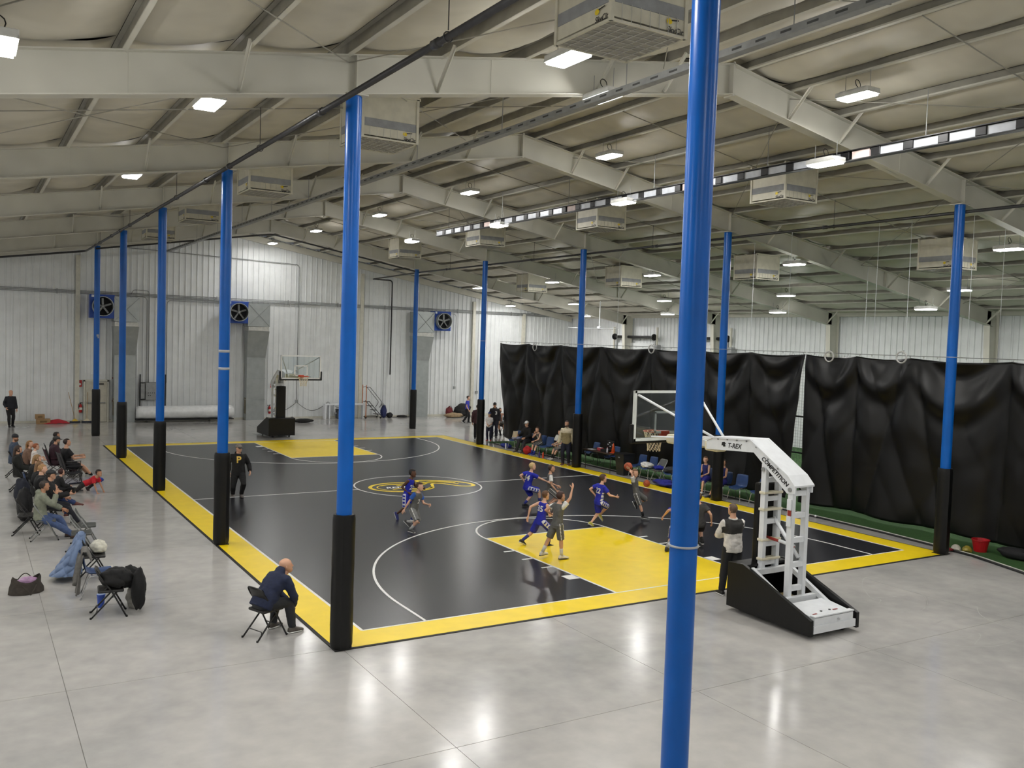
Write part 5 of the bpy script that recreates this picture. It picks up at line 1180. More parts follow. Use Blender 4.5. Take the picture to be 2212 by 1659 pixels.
RGT = Vector((.8545, -.5190, 0)).normalized(); AWY = Vector((.5206, .8538, 0)).normalized()
def heading(r, a):          # facing given as amounts to the picture's right and away from the viewer
    d = RGT * r + AWY * a; return math.atan2(d.y, d.x) - PI / 2
def person(label, H, root, yaw, hip=None, neck=None, head_dir=(0, 0), rh=None, lh=None, re=None, le=None, rf=None, lf=None, rk=None, lk=None, rfp=0, lfp=0, rfy=8, lfy=8,
           pz=None, py=0.0, lean=0.0, lean2=0.0, side=0.0, twist=0.0, build=1.0, hs=1.0, skin='light', hair=('short', (70, 50, 36)), hat=None, beard=None,
           top=('tee', (60, 60, 60)), bottom=('pants', (30, 30, 34)), shoes=(40, 40, 42), socks=None, number=None, curl=.5, seed=1, z0=0.0, hold=None, belly=0.0, collar=None, longhair=0.0, group=None, no_legs=False):
    if isinstance(root, tuple) and len(root) == 2: rp = G(root[0], root[1], z0)
    else: rp = Vector(root)
    t = thing('person', label, 'person', rp, yaw, group); Mi = Matrix.Rotation(-yaw, 3, 'Z')
    fw = ray(CW / 2, CH / 2); fw.z = 0; fw.normalize()
    def PXL(u, v, d=0.0):
        r = ray(u, v); c = rp + fw * d; k = (c - CC).dot(fw) / r.dot(fw); return Mi @ (CC + r * k - rp)
    X, Y, Z = Vector((1, 0, 0)), Vector((0, 1, 0)), Vector((0, 0, 1))
    # spine
    P = PXL(*hip) if hip else Vector((0, py, pz if pz else .52 * H))
    if neck:
        N = PXL(*neck); u0 = (N - P).normalized(); Ls = .305 * H; N = P + u0 * Ls; u1 = u0
        up_mid = u0
    else:
        u0 = (Matrix.Rotation(R_(side), 3, 'Y') @ Matrix.Rotation(R_(-lean), 3, 'X') @ Z); u1 = (Matrix.Rotation(R_(side), 3, 'Y') @ Matrix.Rotation(R_(-lean - lean2), 3, 'X') @ Z); Ls = .305 * H
    def spine(s):
        if s <= 0: return P + u0 * (s * Ls)
        return P + (u0 * (s - s * s / 2) + u1 * (s * s / 2)) * Ls
    def sdir(s): return (u0 * (1 - max(0, min(1, s))) + u1 * max(0, min(1, s))).normalized()
    def frame_at(s):
        u = sdir(s); r = Matrix.Rotation(R_(twist) * max(0, s), 3, u) @ X; r = (r - u * r.dot(u)).normalized(); return u, r, u.cross(r)
    NB = spine(1.0); us, rs, fs_ = frame_at(1.0)
    sh = {1: spine(.87) + rs * .096 * H * (build * .5 + .5), -1: spine(.87) - rs * .096 * H * (build * .5 + .5)}
    uh, rh0, fh0 = frame_at(0); hj = {1: P + rh0 * .050 * H - uh * .012 * H, -1: P - rh0 * .050 * H - uh * .012 * H}
    # arms
    def arm(sg, tgt, pole):
        a = sh[sg]
        if tgt is None: w_ = a + X * sg * .045 * H + Y * .03 * H - Z * .31 * H
        elif len(tgt) == 4: w_ = PXL(tgt[0], tgt[1], tgt[2])
        else: w_ = a + (X * sg * tgt[0] + Y * tgt[1] + Z * tgt[2]) * H
        pl = Vector((sg * .35, -1, -.25)) if pole is None else Vector((sg * pole[0], pole[1], pole[2]))
        e, w_ = ik(a, w_, .172 * H, .155 * H, pl); return a, e, w_
    A = {1: arm(1, rh, re), -1: arm(-1, lh, le)}
    # legs
    def leg(sg, tgt, pole):
        a = hj[sg]
        if tgt is None: k_ = Vector((sg * .055 * H, 0, .045 * H))
        elif len(tgt) == 4: k_ = PXL(tgt[0], tgt[1], tgt[2])
        else: k_ = Vector((sg * tgt[0] * H, tgt[1] * H, tgt[2] * H))
        pl = Vector((sg * .15, 1, .1)) if pole is None else Vector((sg * pole[0], pole[1], pole[2]))
        kn, k_ = ik(a, k_, .238 * H, .240 * H, pl); return a, kn, k_
    Lg = {1: leg(1, rf, rk), -1: leg(-1, lf, lk)}
    B = build; sk = mat('skin_' + skin, SKIN[skin], rough=.55, var=.04, scale=9); vox = .0092 * H
    TS = [(-.22, .050, .045), (-.08, .078, .060), (.02, .088, .063), (.16, .084, .060), (.36, .076, .055), (.58, .086, .061), (.78, .094, .062), (.90, .082, .050), (.97, .052, .042), (1.03, .036, .036)]
    def torso(m, s0, s1, inf, n=18, wide=1.0):
        rings = []
        K = 16
        for i in range(K + 1):
            s = s0 + (s1 - s0) * i / K; sw = max(s, .02) if inf > .013 else s
            for (a, b) in zip(TS[:-1], TS[1:]):
                if a[0] <= sw <= b[0] or (sw < TS[0][0] and a is TS[0]) or (sw > TS[-1][0] and b is TS[-1]):
                    q = max(0, min(1, (sw - a[0]) / (b[0] - a[0]))); w_ = a[1] * (1 - q) + b[1] * q; d = a[2] * (1 - q) + b[2] * q; break
            u, r, f = frame_at(s); bel = belly * H * math.exp(-((s - .22) / .22) ** 2)
            kk = B if s < .92 else 1.0
            rings.append((spine(s) + f * bel * .6, r * (w_ * H * kk * wide + inf + bel * .3), f * (d * H * kk + inf + bel * .5)))
        return loft(m, rings, n, .9)
    def tor_e(c, inf_):
        s = (c - P).dot(sdir(.5)) / Ls; s = max(-.22, min(1.03, s))
        for (a, b) in zip(TS[:-1], TS[1:]):
            if a[0] <= s <= b[0]: q = (s - a[0]) / (b[0] - a[0]); w_ = a[1] * (1 - q) + b[1] * q; d = a[2] * (1 - q) + b[2] * q; break
        u, r, f = frame_at(s); q = c - spine(s); lat = q.dot(r); return s, abs(lat), math.hypot(lat / (w_ * H * B + inf_), q.dot(f) / (d * H * B + inf_))
    def sleeve_at(c, inf_):
        s, lat, e = tor_e(c, inf_); return lat > .100 * H * (B * .5 + .5) if s > .74 else (e > 1.22 and lat > .06 * H), s
    def limb(m, pts, rad, n=12): return m.tube(pts, rad, n)
    def mid(a, b, q): return a + (b - a) * q
    # body
    m = MB(); torso(m, -.2, 1.02, 0); neckdir = (us * 1.0 + fs_ * .12).normalized(); HB = NB + neckdir * .045 * H
    m.tube([NB - us * .03 * H, NB + neckdir * .02 * H, HB + neckdir * .03 * H], [.040 * H, .033 * H * (.6 + .4 * B), .032 * H * (.6 + .4 * B)], 12)
    for sg in (1, -1):
        a, e, w_ = A[sg]; limb(m, [mid(spine(.84), a, .55), a, mid(a, e, .35), mid(a, e, .8), e, mid(e, w_, .25), mid(e, w_, .7), w_], [x * H * (.45 + .55 * B) for x in (.034, .034, .029, .024, .022, .0235, .0175, .0145)])
        if not no_legs:
            a, k_, f_ = Lg[sg]; limb(m, [mid(P, a, .4), a, mid(a, k_, .35), mid(a, k_, .8), k_, mid(k_, f_, .28), mid(k_, f_, .7), f_], [x * H * (.45 + .55 * B) for x in (.052, .054, .049, .036, .033, .0345, .024, .020)])
    ex = MB()                                   # head, hands and face added after fusing
    hy, hp = head_dir; hf = (Matrix.Rotation(R_(hy), 3, Z) @ Y); hr = hf.cross(Z).normalized(); hu = (Matrix.Rotation(R_(hp), 3, hr) @ Z); hf = hu.cross(hr).normalized() * 1.0
    hh = .132 * H * hs; CH_ = HB + hf * .06 * hh - hu * .10 * hh
    HT = [(-.0, .10, .34, -.12), (.06, .19, .41, .02), (.16, .25, .44, .14), (.30, .295, .425, .30), (.45, .325, .42, .40), (.60, .335, .425, .44), (.74, .315, .40, .43), (.86, .255, .32, .36), (.95, .16, .19, .23), (1.0, .04, .05, .06)]
    def hring(tb, inf=1.0):
        tt, w_, f, b = tb; c = CH_ + hu * tt * hh + hf * (f - b) / 2 * hh; return (c, hr * w_ * hh * inf, hf * (f + b) / 2 * hh * inf)
    loft(ex, [hring(x) for x in HT], 20)
    def hp_(x, y, z): return CH_ + hr * x * hh + hf * y * hh + hu * z * hh
    HM = Matrix((hr, hf, hu)).transposed()
    ex.ell(hp_(0, .44, .40), (.055 * hh, .085 * hh, .075 * hh), HM, 8, 6); ex.ell(hp_(0, .42, .48), (.035 * hh, .05 * hh, .1 * hh), HM, 8, 6)
    for sg in (1, -1): ex.ell(hp_(sg * .335, .0, .44), (.035 * hh, .075 * hh, .12 * hh), HM, 8, 6)
    def hand(sg):
        a, e, w_ = A[sg]; d = (w_ - e).normalized(); inw = (-X * sg); inw = (inw - d * inw.dot(d))
        if inw.length < .2: inw = (-Z - d * (-Z).dot(d))
        inw.normalize(); wid = d.cross(inw).normalized(); Lh = .105 * H; r0 = .0052 * H
        loft(ex, [(w_ - d * .01 * H, wid * .013 * H, inw * .011 * H), (w_ + d * .02 * H, wid * .020 * H, inw * .011 * H), (w_ + d * .05 * H, wid * .023 * H, inw * .010 * H), (w_ + d * .056 * H, wid * .020 * H, inw * .008 * H)], 10)
        for i in range(4):
            o = w_ + d * .052 * H + wid * (.0165 - .011 * i) * H; l = (.042, .048, .045, .035)[i] * H; c = curl
            d1 = (d + inw * c * .5).normalized(); d2 = (d + inw * c * 1.6).normalized(); p1 = o + d1 * l * .45; p2 = p1 + d2 * l * .32; d3 = (d * (1 - c) + inw * c * 2.4).normalized(); p3 = p2 + d3 * l * .25
            ex.tube([o - d * .01 * H, o, p1, p2, p3], [r0 * 1.05, r0 * 1.05, r0, r0 * .95, r0 * .7], 6)
        for s2 in (1,):
            o = w_ + d * .014 * H + wid * .016 * H; td = (d * .6 + wid * .7 + inw * .45).normalized(); p1 = o + td * .028 * H; p2 = p1 + (d * .8 + inw * .5 + wid * .15).normalized() * .026 * H
            ex.tube([o, p1, p2], [r0 * 1.3, r0 * 1.15, r0 * .8], 6)
    hand(1); hand(-1)
    ex.mi = 1
    for sg in (1, -1):
        ex.ell(hp_(sg * .135, .405, .52), (.038 * hh, .02 * hh, .026 * hh), HM, 8, 6); ex.add([hp_(sg * (.08 + .12 * q), .425 - .05 * q, .60 + .01 * k) for q in (0, 1) for k in (0, 3)], [(0, 1, 3, 2)])
    ex.mi = 2; ex.ell(hp_(0, .425, .215), (.10 * hh, .02 * hh, .022 * hh), HM, 8, 6)
    hcol = hair[1] if hair else (60, 45, 35)
    fuse(m, 'body', [sk, mat('eye_dark', (40, 30, 26), rough=.3), mat('lips', (150, 90, 80), rough=.5)], t, vox, 5, 0, seed, None, ex)
    # hair and hats
    if hair:
        hm = MB(); n = 24; vs = []; fs = []; kind = hair[0]; infl = {'buzz': 1.045, 'short': 1.075, 'full': 1.12, 'long': 1.10, 'afro': 1.14}[kind]; lo = .16 if kind == 'long' else .26
        ts = [lo + (1.0 - lo) * i / 12 for i in range(13)]
        for tt in ts:
            for (a, b) in zip(HT[:-1], HT[1:]):
                if a[0] <= tt <= b[0]: q = (tt - a[0]) / (b[0] - a[0]); tb = tuple(a[k] * (1 - q) + b[k] * q for k in range(4)); break
            tb = (tt + (.03 * (infl - 1) / .08 if tt > .85 else 0), *tb[1:]); c, a_, b_ = hring(tb)
            for j in range(n):
                q = 2 * PI * j / n; fy = math.sin(q)
                face = fy > (.25 if kind != 'long' else .45) and tt < .76; low = tt < .42 and fy > -.35 and kind != 'long'
                k_ = .88 if (face or low) else infl * (1 + .02 * noise.noise(Vector((q * 3, tt * 8, seed))))
                vs.append(c + a_ * math.cos(q) * k_ + b_ * fy * k_)
        for i in range(12):
            for j in range(n): fs.append((i * n + j, i * n + (j + 1) % n, (i + 1) * n + (j + 1) % n, (i + 1) * n + j))
        fs.append(tuple(range(n))); fs.append(tuple(12 * n + j for j in range(n))); hm.add(vs, fs)
        if longhair > 0:
            rings = []
            for i in range(9):
                q = i / 8; zz = .75 - (1.0 + longhair) * q; rings.append((hp_(0, -.30 - .10 * math.sin(q * PI) - .12 * q, zz), hr * hh * (.33 + .08 * math.sin(q * PI)), hf * hh * (.20 - .06 * q)))
            loft(hm, rings, 14)
        hm.build('hair', mat('hair_%d_%d_%d' % hcol, hcol, rough=.6, var=.15, scale=40, bump=.3, bscale=90), t, smooth=True)
    if beard:
        bm_ = MB(); rings = []
        for tt, w_, f, b in ((-.06, .10, .36, -.14), (.03, .2, .44, -.0), (.12, .268, .465, .02), (.22, .30, .455, .02), (.27, .29, .43, .0)): rings.append(hring((tt, w_, f, b)))
        loft(bm_, rings, 16); bm_.build('beard', mat('hair_%d_%d_%d' % beard, beard, rough=.7, var=.15, scale=40), t, smooth=True)
    if hat:
        kind, hc = hat[0], hat[1]; hm = MB(); hmt = cmat(hc); lo = .60 if kind == 'cap' else .50
        tbs = [(lo, .34, .43, .45), (.74, .335, .43, .45), (.86, .285, .36, .40), (.96, .19, .23, .27), (1.03, .05, .06, .07)]
        loft(hm, [hring(x, 1.10) for x in tbs], 22); hm.build('hat_crown', hmt, t, smooth=True)
        if kind == 'cap':
            bk = -1 if len(hat) > 3 and hat[3] == 'back' else 1; br = MB(); vs = []; n = 10
            for i in range(n + 1):
                q = -1 + 2 * i / n; yy = (.44 + .36 * math.sqrt(max(0, 1 - q * q)) ** .8); vs.append(hp_(q * .30, bk * yy, .60 - .05 * abs(q) ** 2 + (.0 if yy < .5 else -.03))); vs.append(hp_(q * .30, bk * .30, .635))
            fs = [(2 * i, 2 * i + 2, 2 * i + 3, 2 * i + 1) for i in range(n)]; br.add(vs, fs); br.add([p - hu * .02 * hh for p in vs], fs); br.build('hat_brim', cmat(hat[2] if len(hat) > 2 and hat[2] else hc), t, smooth=True, fix=False)
    # upper garment
    kind, tc = top[0], top[1]; opt = top[2] if len(top) > 2 else {}; mats = [cmat(tc)]; g = MB(); inf = {'jersey': .014, 'tee': .016, 'long': .021, 'hoodie': .025, 'coat': .031}[kind] * (H / 1.75) ** .5
    hem = {'jersey': -.16, 'tee': -.14, 'long': -.14, 'hoodie': -.16, 'coat': -.24}[kind] + opt.get('hem', 0); s_top = {'jersey': .955, 'tee': .985, 'long': 1.0, 'hoodie': 1.03, 'coat': 1.04}[kind]
    torso(g, hem, s_top, inf + .004, 20, 1.02)
    slv = {'jersey': 0.0, 'tee': .62, 'long': 1.94, 'hoodie': 1.96, 'coat': 1.96}[kind]; slv = opt.get('sleeve', slv)
    for sg in (1, -1):
        a, e, w_ = A[sg]; r_ = lambda x: x * H * (.45 + .55 * B) + inf * 1.05
        if slv <= 0: g.tube([mid(spine(.82), a, .5), mid(spine(.88), a, .90)], [r_(.036), r_(.028)], 12)
        elif slv < 1: g.tube([mid(spine(.80), a, .5), a, mid(a, e, slv * .5), mid(a, e, slv)], [r_(.034), r_(.032), r_(.034), r_(.037)], 14)
        else:
            q = slv - 1; g.tube([mid(spine(.80), a, .5), a, mid(a, e, .4), mid(a, e, .85), e, mid(e, w_, .35), mid(e, w_, q * .9), mid(e, w_, q)], [r_(.034), r_(.031), r_(.028), r_(.025), r_(.024), r_(.024), r_(.020), r_(.017)], 14)
    if kind in ('hoodie',):
        g.ell(NB - fs_ * .045 * H + us * .008 * H, (.062 * H, .038 * H, .040 * H), Matrix((rs, fs_, us)).transposed(), 14, 10)
    zone = None
    if opt.get('c2'):
        mats.append(cmat(opt['c2']))
        if opt.get('mode') == 'yoke':            # second colour on the lower body and optionally sleeves
            mats.append(cmat(opt.get('c3', tc)))
            def zone(c, n_, o=opt, f_=inf):
                sv, s_ = sleeve_at(c, f_ + .006); return 2 if sv else (1 if s_ < o['t'] else 0)
        elif opt.get('mode') == 'sleeve':
            def zone(c, n_, o=opt, f_=inf): return 1 if sleeve_at(c, f_ + .006)[0] else 0
        elif opt.get('mode') == 'side':
            def zone(c, n_, o=opt):
                s_ = (c - P).dot(sdir(.5)) / Ls; return 1 if abs(n_.dot(rs)) > .88 and s_ < .55 and (int((s_ + 1) * 15) % 3 != 0) else 0
    o_top = fuse(g, {'jersey': 'jersey', 'tee': 'shirt', 'long': 'sweater', 'hoodie': 'hoodie', 'coat': 'coat'}[kind], mats, t, vox * 1.05, 5, opt.get('amp', .007), seed, zone)
    if collar:
        MB().tube([NB + (rs * math.cos(q) * .040 + fs_ * math.sin(q) * .042) * H + us * (.004 + .006 * math.sin(q)) * H for q in [2 * PI * i / 18 for i in range(18)]], .010 * H, 8, closed=True).build('collar', cmat(collar), t, smooth=True)
    # lower garment
    if not no_legs:
        kind, bc = bottom[0], bottom[1]; opt = bottom[2] if len(bottom) > 2 else {}; mats = [cmat(bc)]; g = MB(); inf = .012 if kind == 'pants' else .016; inf *= (H / 1.75) ** .5
        torso(g, -.24, .10 if kind == 'shorts' else .04, inf, 20, 1.0)
        for sg in (1, -1):
            a, k_, f_ = Lg[sg]; r_ = lambda x: x * H * (.45 + .55 * B) + inf
            if kind == 'shorts':
                q = opt.get('len', .95); g.tube([mid(P, a, .5), a, mid(a, k_, .4), mid(a, k_, .8), mid(a, k_, q)], [r_(.054), r_(.056), r_(.053), r_(.051), r_(.050)], 14)
            else:
                g.tube([mid(P, a, .5), a, mid(a, k_, .4), mid(a, k_, .85), k_, mid(k_, f_, .3), mid(k_, f_, .7), mid(k_, f_, .97)], [r_(.054), r_(.056), r_(.050), r_(.038), r_(.036), r_(.037), r_(.030), r_(.028)], 14)
        zone = None
        if opt.get('c2'):
            mats.append(cmat(opt['c2']))
            def side_cos(c):
                sg = 1 if (c - P).dot(rh0) > 0 else -1; a, k_, f_ = Lg[sg]; d = (k_ - a).normalized(); v = c - a; v = v - d * v.dot(d); o_ = rh0 * sg; o_ = (o_ - d * o_.dot(d))
                return v.normalized().dot(o_.normalized()) if v.length > 1e-6 else 0, (c - a).dot(d)
            if opt.get('mode') == 'check':
                def zone(c, n_, o=opt):
                    q, l = side_cos(c); return 1 if q > .80 and (q < .9 or int((l + 1) / .045) % 2) else 0
            else:
                def zone(c, n_, o=opt):
                    q, l = side_cos(c); return 1 if (.80 < q < .90) else 0
        fuse(g, 'shorts' if kind == 'shorts' else 'trousers', mats, t, vox * 1.05, 4, .006, seed + 9, zone)
        for sg, pit, yw in ((1, rfp, rfy), (-1, lfp, lfy)):
            a, k_, f_ = Lg[sg]
            if socks:
                top_ = mid(k_, f_, socks[1] if len(socks) > 1 and not isinstance(socks[1], tuple) else .6); MB().tube([top_, mid(top_, f_, .5), f_], [.027 * H * (.5 + .5 * B) + .004, .025 * H * (.5 + .5 * B) + .003, .022 * H + .003], 12).build('sock', cmat(socks[0]), t, smooth=True)
            fy_ = Matrix.Rotation(R_(-sg * yw), 3, 'Z') @ Y; fr_ = fy_.cross(Z); Rm = Matrix.Rotation(R_(pit), 3, fr_); fy_ = Rm @ fy_; fu = Rm @ Z; s = MB(); S_ = H * (1.08 if H < 1.6 else 1.0)
            bot = f_ - fu * .043 * H
            def fr2(y, w_, h_, lift=0.0): return (bot + fy_ * y * S_ + fu * (h_ / 2 + lift) * S_, fr_ * w_ * S_, fu * h_ / 2 * S_)
            loft(s, [fr2(-.043, .012, .030, .006), fr2(-.036, .020, .050), fr2(-.012, .0235, .062), fr2(.02, .024, .060), fr2(.05, .026, .046), fr2(.08, .0275, .034), fr2(.102, .023, .028), fr2(.114, .010, .018, .003)], 14, .8)
            so = s.build('shoe', cmat(shoes, .5), t, smooth=True)
            sl = MB(); loft(sl, [fr2(-.047, .010, .012), fr2(-.036, .0225, .014), fr2(.02, .0255, .014), (fr2(.08, .029, .014)), fr2(.116, .012, .012)], 14, .8); sl.build('sole', cmat((226, 226, 222) if sum(shoes) < 620 and seed % 3 else (40, 40, 40), .5), so, smooth=True)
    if number:
        BAKE.append((o_top, 'text', number, t, (spine, sdir, rs, H, frame_at)))
    J = dict(t=t, P=P, NB=NB, A=A, L=Lg, M=Matrix.Translation(rp) @ Matrix.Rotation(yaw, 4, 'Z'), sh=sh); return J
def sit(label, H, x, y, yaw, seat=.46, lean=-8, **k):
    k.setdefault('rf', (.06, .30, .045)); k.setdefault('lf', (.06, .28, .045)); k.setdefault('rh', (-.01, .20, -.20)); k.setdefault('lh', (-.01, .20, -.20))
    return person(label, H, (x, y, k.pop('z', 0.0)), yaw, pz=seat + .058 * H, py=k.pop('py', -.07), lean=lean, **k)
def bake_people():
    dg = bpy.context.evaluated_depsgraph_get(); dg.update(); done = {}
    for e in BAKE:
        if e[1] == 'text': continue
        o = e[0]; me = bpy.data.meshes.new_from_object(o.evaluated_get(dg)); done[o.name] = me
    for (o, amp, seed, zone, extra) in [e for e in BAKE if e[1] != 'text']:
        me = done[o.name]; mats = [s for s in o.data.materials]; o.modifiers.clear()
        if amp:
            nv = len(me.vertices); co = [0.0] * (nv * 3); no = [0.0] * (nv * 3); me.vertices.foreach_get('co', co); me.vertices.foreach_get('normal', no)
            for i in range(nv):
                p = Vector(co[3 * i:3 * i + 3]); a = amp * (noise.noise(p * 9 + Vector((seed, 0, seed))) + .6 * noise.noise(Vector((p.x * 16 + seed, p.y * 16, p.z * 30))))
                for k in range(3): co[3 * i + k] += no[3 * i + k] * a
            me.vertices.foreach_set('co', co)
        if extra:
            b = bmesh.new(); b.from_mesh(me); off = len(b.verts); vv = [b.verts.new(p) for p in extra.v]
            for f, mi in zip(extra.f, extra.m):
                try: q = b.faces.new([vv[i] for i in f]); q.material_index = mi
                except ValueError: pass
            b.to_mesh(me); b.free()
        me.materials.clear()
        for q in mats: me.materials.append(q)
        if zone:
            me.update(); mi = [zone(pl.center, pl.normal) for pl in me.polygons]; me.polygons.foreach_set('material_index', mi)
        me.polygons.foreach_set('use_smooth', [True] * len(me.polygons)); old = o.data; o.data = me; me.update()
    for (o, _, num, t, fr) in [e for e in BAKE if e[1] == 'text']:
        spine, sdir, rs, H, frame_at = fr; body, side_, s_, size, rgb = num[:5]; dxo = num[5] if len(num) > 5 else 0.0; u, r, f = frame_at(s_); d = f * side_      # +1 chest, -1 back
        src = TXT[body].copy(); b = bmesh.new(); b.from_mesh(src); bmesh.ops.triangulate(b, faces=b.faces); bmesh.ops.subdivide_edges(b, edges=b.edges, cuts=2, use_grid_fill=True)
        rt = r * -side_; c0 = spine(s_) + rt * dxo * H; me = o.data
        from mathutils.bvhtree import BVHTree
        bv = BVHTree.FromPolygons([v.co for v in me.vertices], [p.vertices[:] for p in me.polygons])
        for v in b.verts:
            p = c0 + rt * v.co.x * size * H + u * v.co.y * size * H + d * .6; h = bv.ray_cast(p, -d)
            v.co = (h[0] + d * .006) if h[0] else p - d * .45
        b.to_mesh(src); b.free(); src.materials.clear(); src.materials.append(cmat(rgb)); q = bpy.data.objects.new('jersey_number' if body not in ('P',) else 'chest_letter', src); COL.objects.link(q); q.parent = t
# ------------------------------------------------------------------ the players and officials on the court
ROY = (30, 40, 168); GRY = (96, 96, 94); WHT = (226, 226, 222); BLK = (22, 22, 24); ZC = .014
blueshorts = ('shorts', ROY, {'c2': (214, 216, 222), 'mode': 'check'}); greyshorts = ('shorts', GRY, {'c2': WHT, 'mode': 'stripe'})
person('dark-haired boy in blue 23 jersey running behind a grey-jersey boy near centre circle', 1.45, (879, 1124), heading(.9, -.4), hip=(879, 1068), neck=(888, 1034), head_dir=(5, 0), rh=(882, 1064, -.1, 0), lh=(.1, .14, -.14), rf=(857, 1110, .1, 0), lf=(892, 1119, 0, 0), rfp=-60, skin='dark', hair=('afro', (26, 20, 18)), top=('jersey', ROY), bottom=blueshorts, shoes=(36, 44, 110), hs=1.15, build=.86, number=('23', 1, .5, .12, WHT), z0=ZC, seed=1)
person('boy in grey jersey with blue sleeves running beside the centre circle', 1.42, (889, 1152), heading(.85, -.55), hip=(894, 1099), neck=(903, 1064), head_dir=(10, 0), rh=(873, 1101, -.1, 0), lh=(926, 1090, -.05, 0), rf=(886, 1144, -.05, 0), lf=(879, 1126, .2, 0), lfp=-35, skin='fair', hair=('full', (74, 48, 34)), top=('tee', GRY, {'c2': (40, 88, 170), 'mode': 'sleeve', 'sleeve': .6}), bottom=('shorts', (120, 120, 118), {'c2': WHT, 'mode': 'stripe'}), shoes=(70, 70, 70), socks=((190, 190, 190), .45), hs=1.15, build=.86, z0=ZC, number=('2', 1, .5, .11, WHT), seed=2)
person('blond boy in blue 44 shirt guarding beyond the free-throw circle', 1.5, (1142, 1095), heading(.8, .5), hip=(1139, 1051), neck=(1147, 1019), head_dir=(-15, 0), rh=(1192, 1045, .0, 0), lh=(1133, 1040, .1, 0), lf=(1132, 1089, .0, 0), rf=(1166, 1085, .1, 0), skin='fair', hair=('short', (206, 178, 124)), top=('tee', ROY), bottom=blueshorts, shoes=(24, 24, 34), socks=((40, 48, 120), .62), hs=1.15, build=.92, number=('44', -1, .58, .15, WHT), z0=ZC, seed=3)
person('boy in grey jersey with white sleeves standing behind the blond boy', 1.5, (1185, 1094), heading(.95, .1), hip=(1187, 1056), neck=(1189, 1020), head_dir=(-5, 0), rh=(.03, .12, -.28), lh=(.03, .16, -.22), skin='light', hair=('short', (60, 42, 32)), top=('tee', GRY, {'c2': WHT, 'mode': 'sleeve', 'sleeve': .6}), bottom=greyshorts, shoes=(60, 60, 62), hs=1.15, build=.86, z0=ZC, seed=4)
person('boy in blue 35 jersey defending at the left lane line', 1.5, (1156, 1180), heading(.75, .66), hip=(1168, 1124), neck=(1175, 1086), head_dir=(-5, 0), lh=(1141, 1115, .0, 0), rh=(1197, 1108, .1, 0), lf=(1127, 1168, .0, 0), rf=(1184, 1177, .1, 0), lfp=-25, skin='fair', hair=('short', (96, 66, 44)), top=('jersey', ROY), bottom=blueshorts, shoes=(40, 40, 40), socks=((40, 48, 130), .4), hs=1.13, build=.88, number=('35', -1, .62, .13, WHT), z0=ZC, seed=5)
person('boy in grey jersey raising his right arm at the left lane line', 1.52, (1194, 1208), heading(.8, .6), hip=(1204, 1131), neck=(1208, 1092), head_dir=(-10, 0), rh=(1236, 1056, .05, 0), lh=(1194, 1112, .15, 0), re=(.6, .2, .3), lf=(1170, 1196, .05, 0), rf=(1213, 1204, .0, 0), skin='light', hair=('full', (64, 40, 32)), top=('tee', GRY, {'c2': WHT, 'mode': 'sleeve', 'sleeve': .55}), bottom=greyshorts, shoes=(210, 206, 200), socks=((200, 198, 194), .5), hs=1.12, build=.9, z0=ZC, curl=.15, seed=6)
person('boy in blue 22 shirt running toward the lane', 1.5, (1284, 1137), heading(.85, .5), hip=(1294, 1082), neck=(1300, 1046), head_dir=(-5, 0), rh=(1331, 1073, .0, 0), lh=(1286, 1070, .2, 0), le=(.8, -1, .1), lf=(1276, 1130, .05, 0), rf=(1296, 1112, .35, 0), lfp=-30, rfp=-50, skin='fair', hair=('full', (70, 46, 36)), top=('tee', ROY, {'c2': (206, 210, 218), 'mode': 'side'}), bottom=blueshorts, shoes=(196, 190, 90), hs=1.14, build=.9, number=('22', -1, .6, .13, WHT), z0=ZC, seed=7)
shooter = person('boy in grey jersey shooting the ball with both arms up', 1.42, (1387, 1123), heading(.8, -.35), hip=(1375, 1065), neck=(1370, 1034), head_dir=(-10, -5), lh=(1359, 1013, -.12, 0), rh=(1357, 1014, .02, 0), re=(.6, .6, -.3), le=(.6, .6, -.3), rf=(1390, 1116, 0, 0), lf=(1372, 1086, .25, 0), lfp=-60, skin='fair', hair=('short', (120, 88, 60)), top=('tee', GRY, {'c2': WHT, 'mode': 'sleeve', 'sleeve': .55}), bottom=greyshorts, shoes=(30, 30, 32), socks=(BLK, .55), hs=1.16, build=.84, z0=ZC, curl=.3, seed=8)
_r = ray(1357, 1008); _c = G(1387, 1123, ZC); _fw = ray(CW / 2, CH / 2); _fw.z = 0; _fw.normalize(); basketball('orange basketball held overhead by the shooting boy', CC + _r * ((_c + _fw * .02 - CC).dot(_fw) / _r.dot(_fw)), .12, (.3, .8, .2))
person('boy in blue mostly hidden behind the nearest column, left arm out', 1.55, (1452, 1192), heading(.5, .85), hip=(1461, 1140), neck=(1466, 1097), head_dir=(0, 0), lh=(1434, 1114, .0, 0), rh=(.06, .14, -.2), lf=(1440, 1184, .0, 0), rf=(1476, 1180, .1, 0), skin='light', hair=('short', (70, 50, 40)), top=('tee', ROY), bottom=blueshorts, shoes=(34, 34, 36), socks=((150, 150, 146), .4), hs=1.12, build=.9, z0=ZC, seed=9)
person('boy in dark grey mostly hidden behind the nearest column, right arm lowered', 1.55, (1510, 1181), heading(-.1, .95), hip=(1510, 1129), neck=(1509, 1086), head_dir=(20, 0), rh=(1537, 1127, .0, 0), lh=(.06, .14, -.2), rf=(1517, 1169, 0, 0), lf=(1508, 1174, -.05, 0), skin='fair', hair=('short', (90, 64, 46)), top=('tee', (62, 62, 64)), bottom=('shorts', (44, 44, 46)), shoes=BLK, socks=(BLK, .7), hs=1.1, build=1.0, z0=ZC, seed=10)
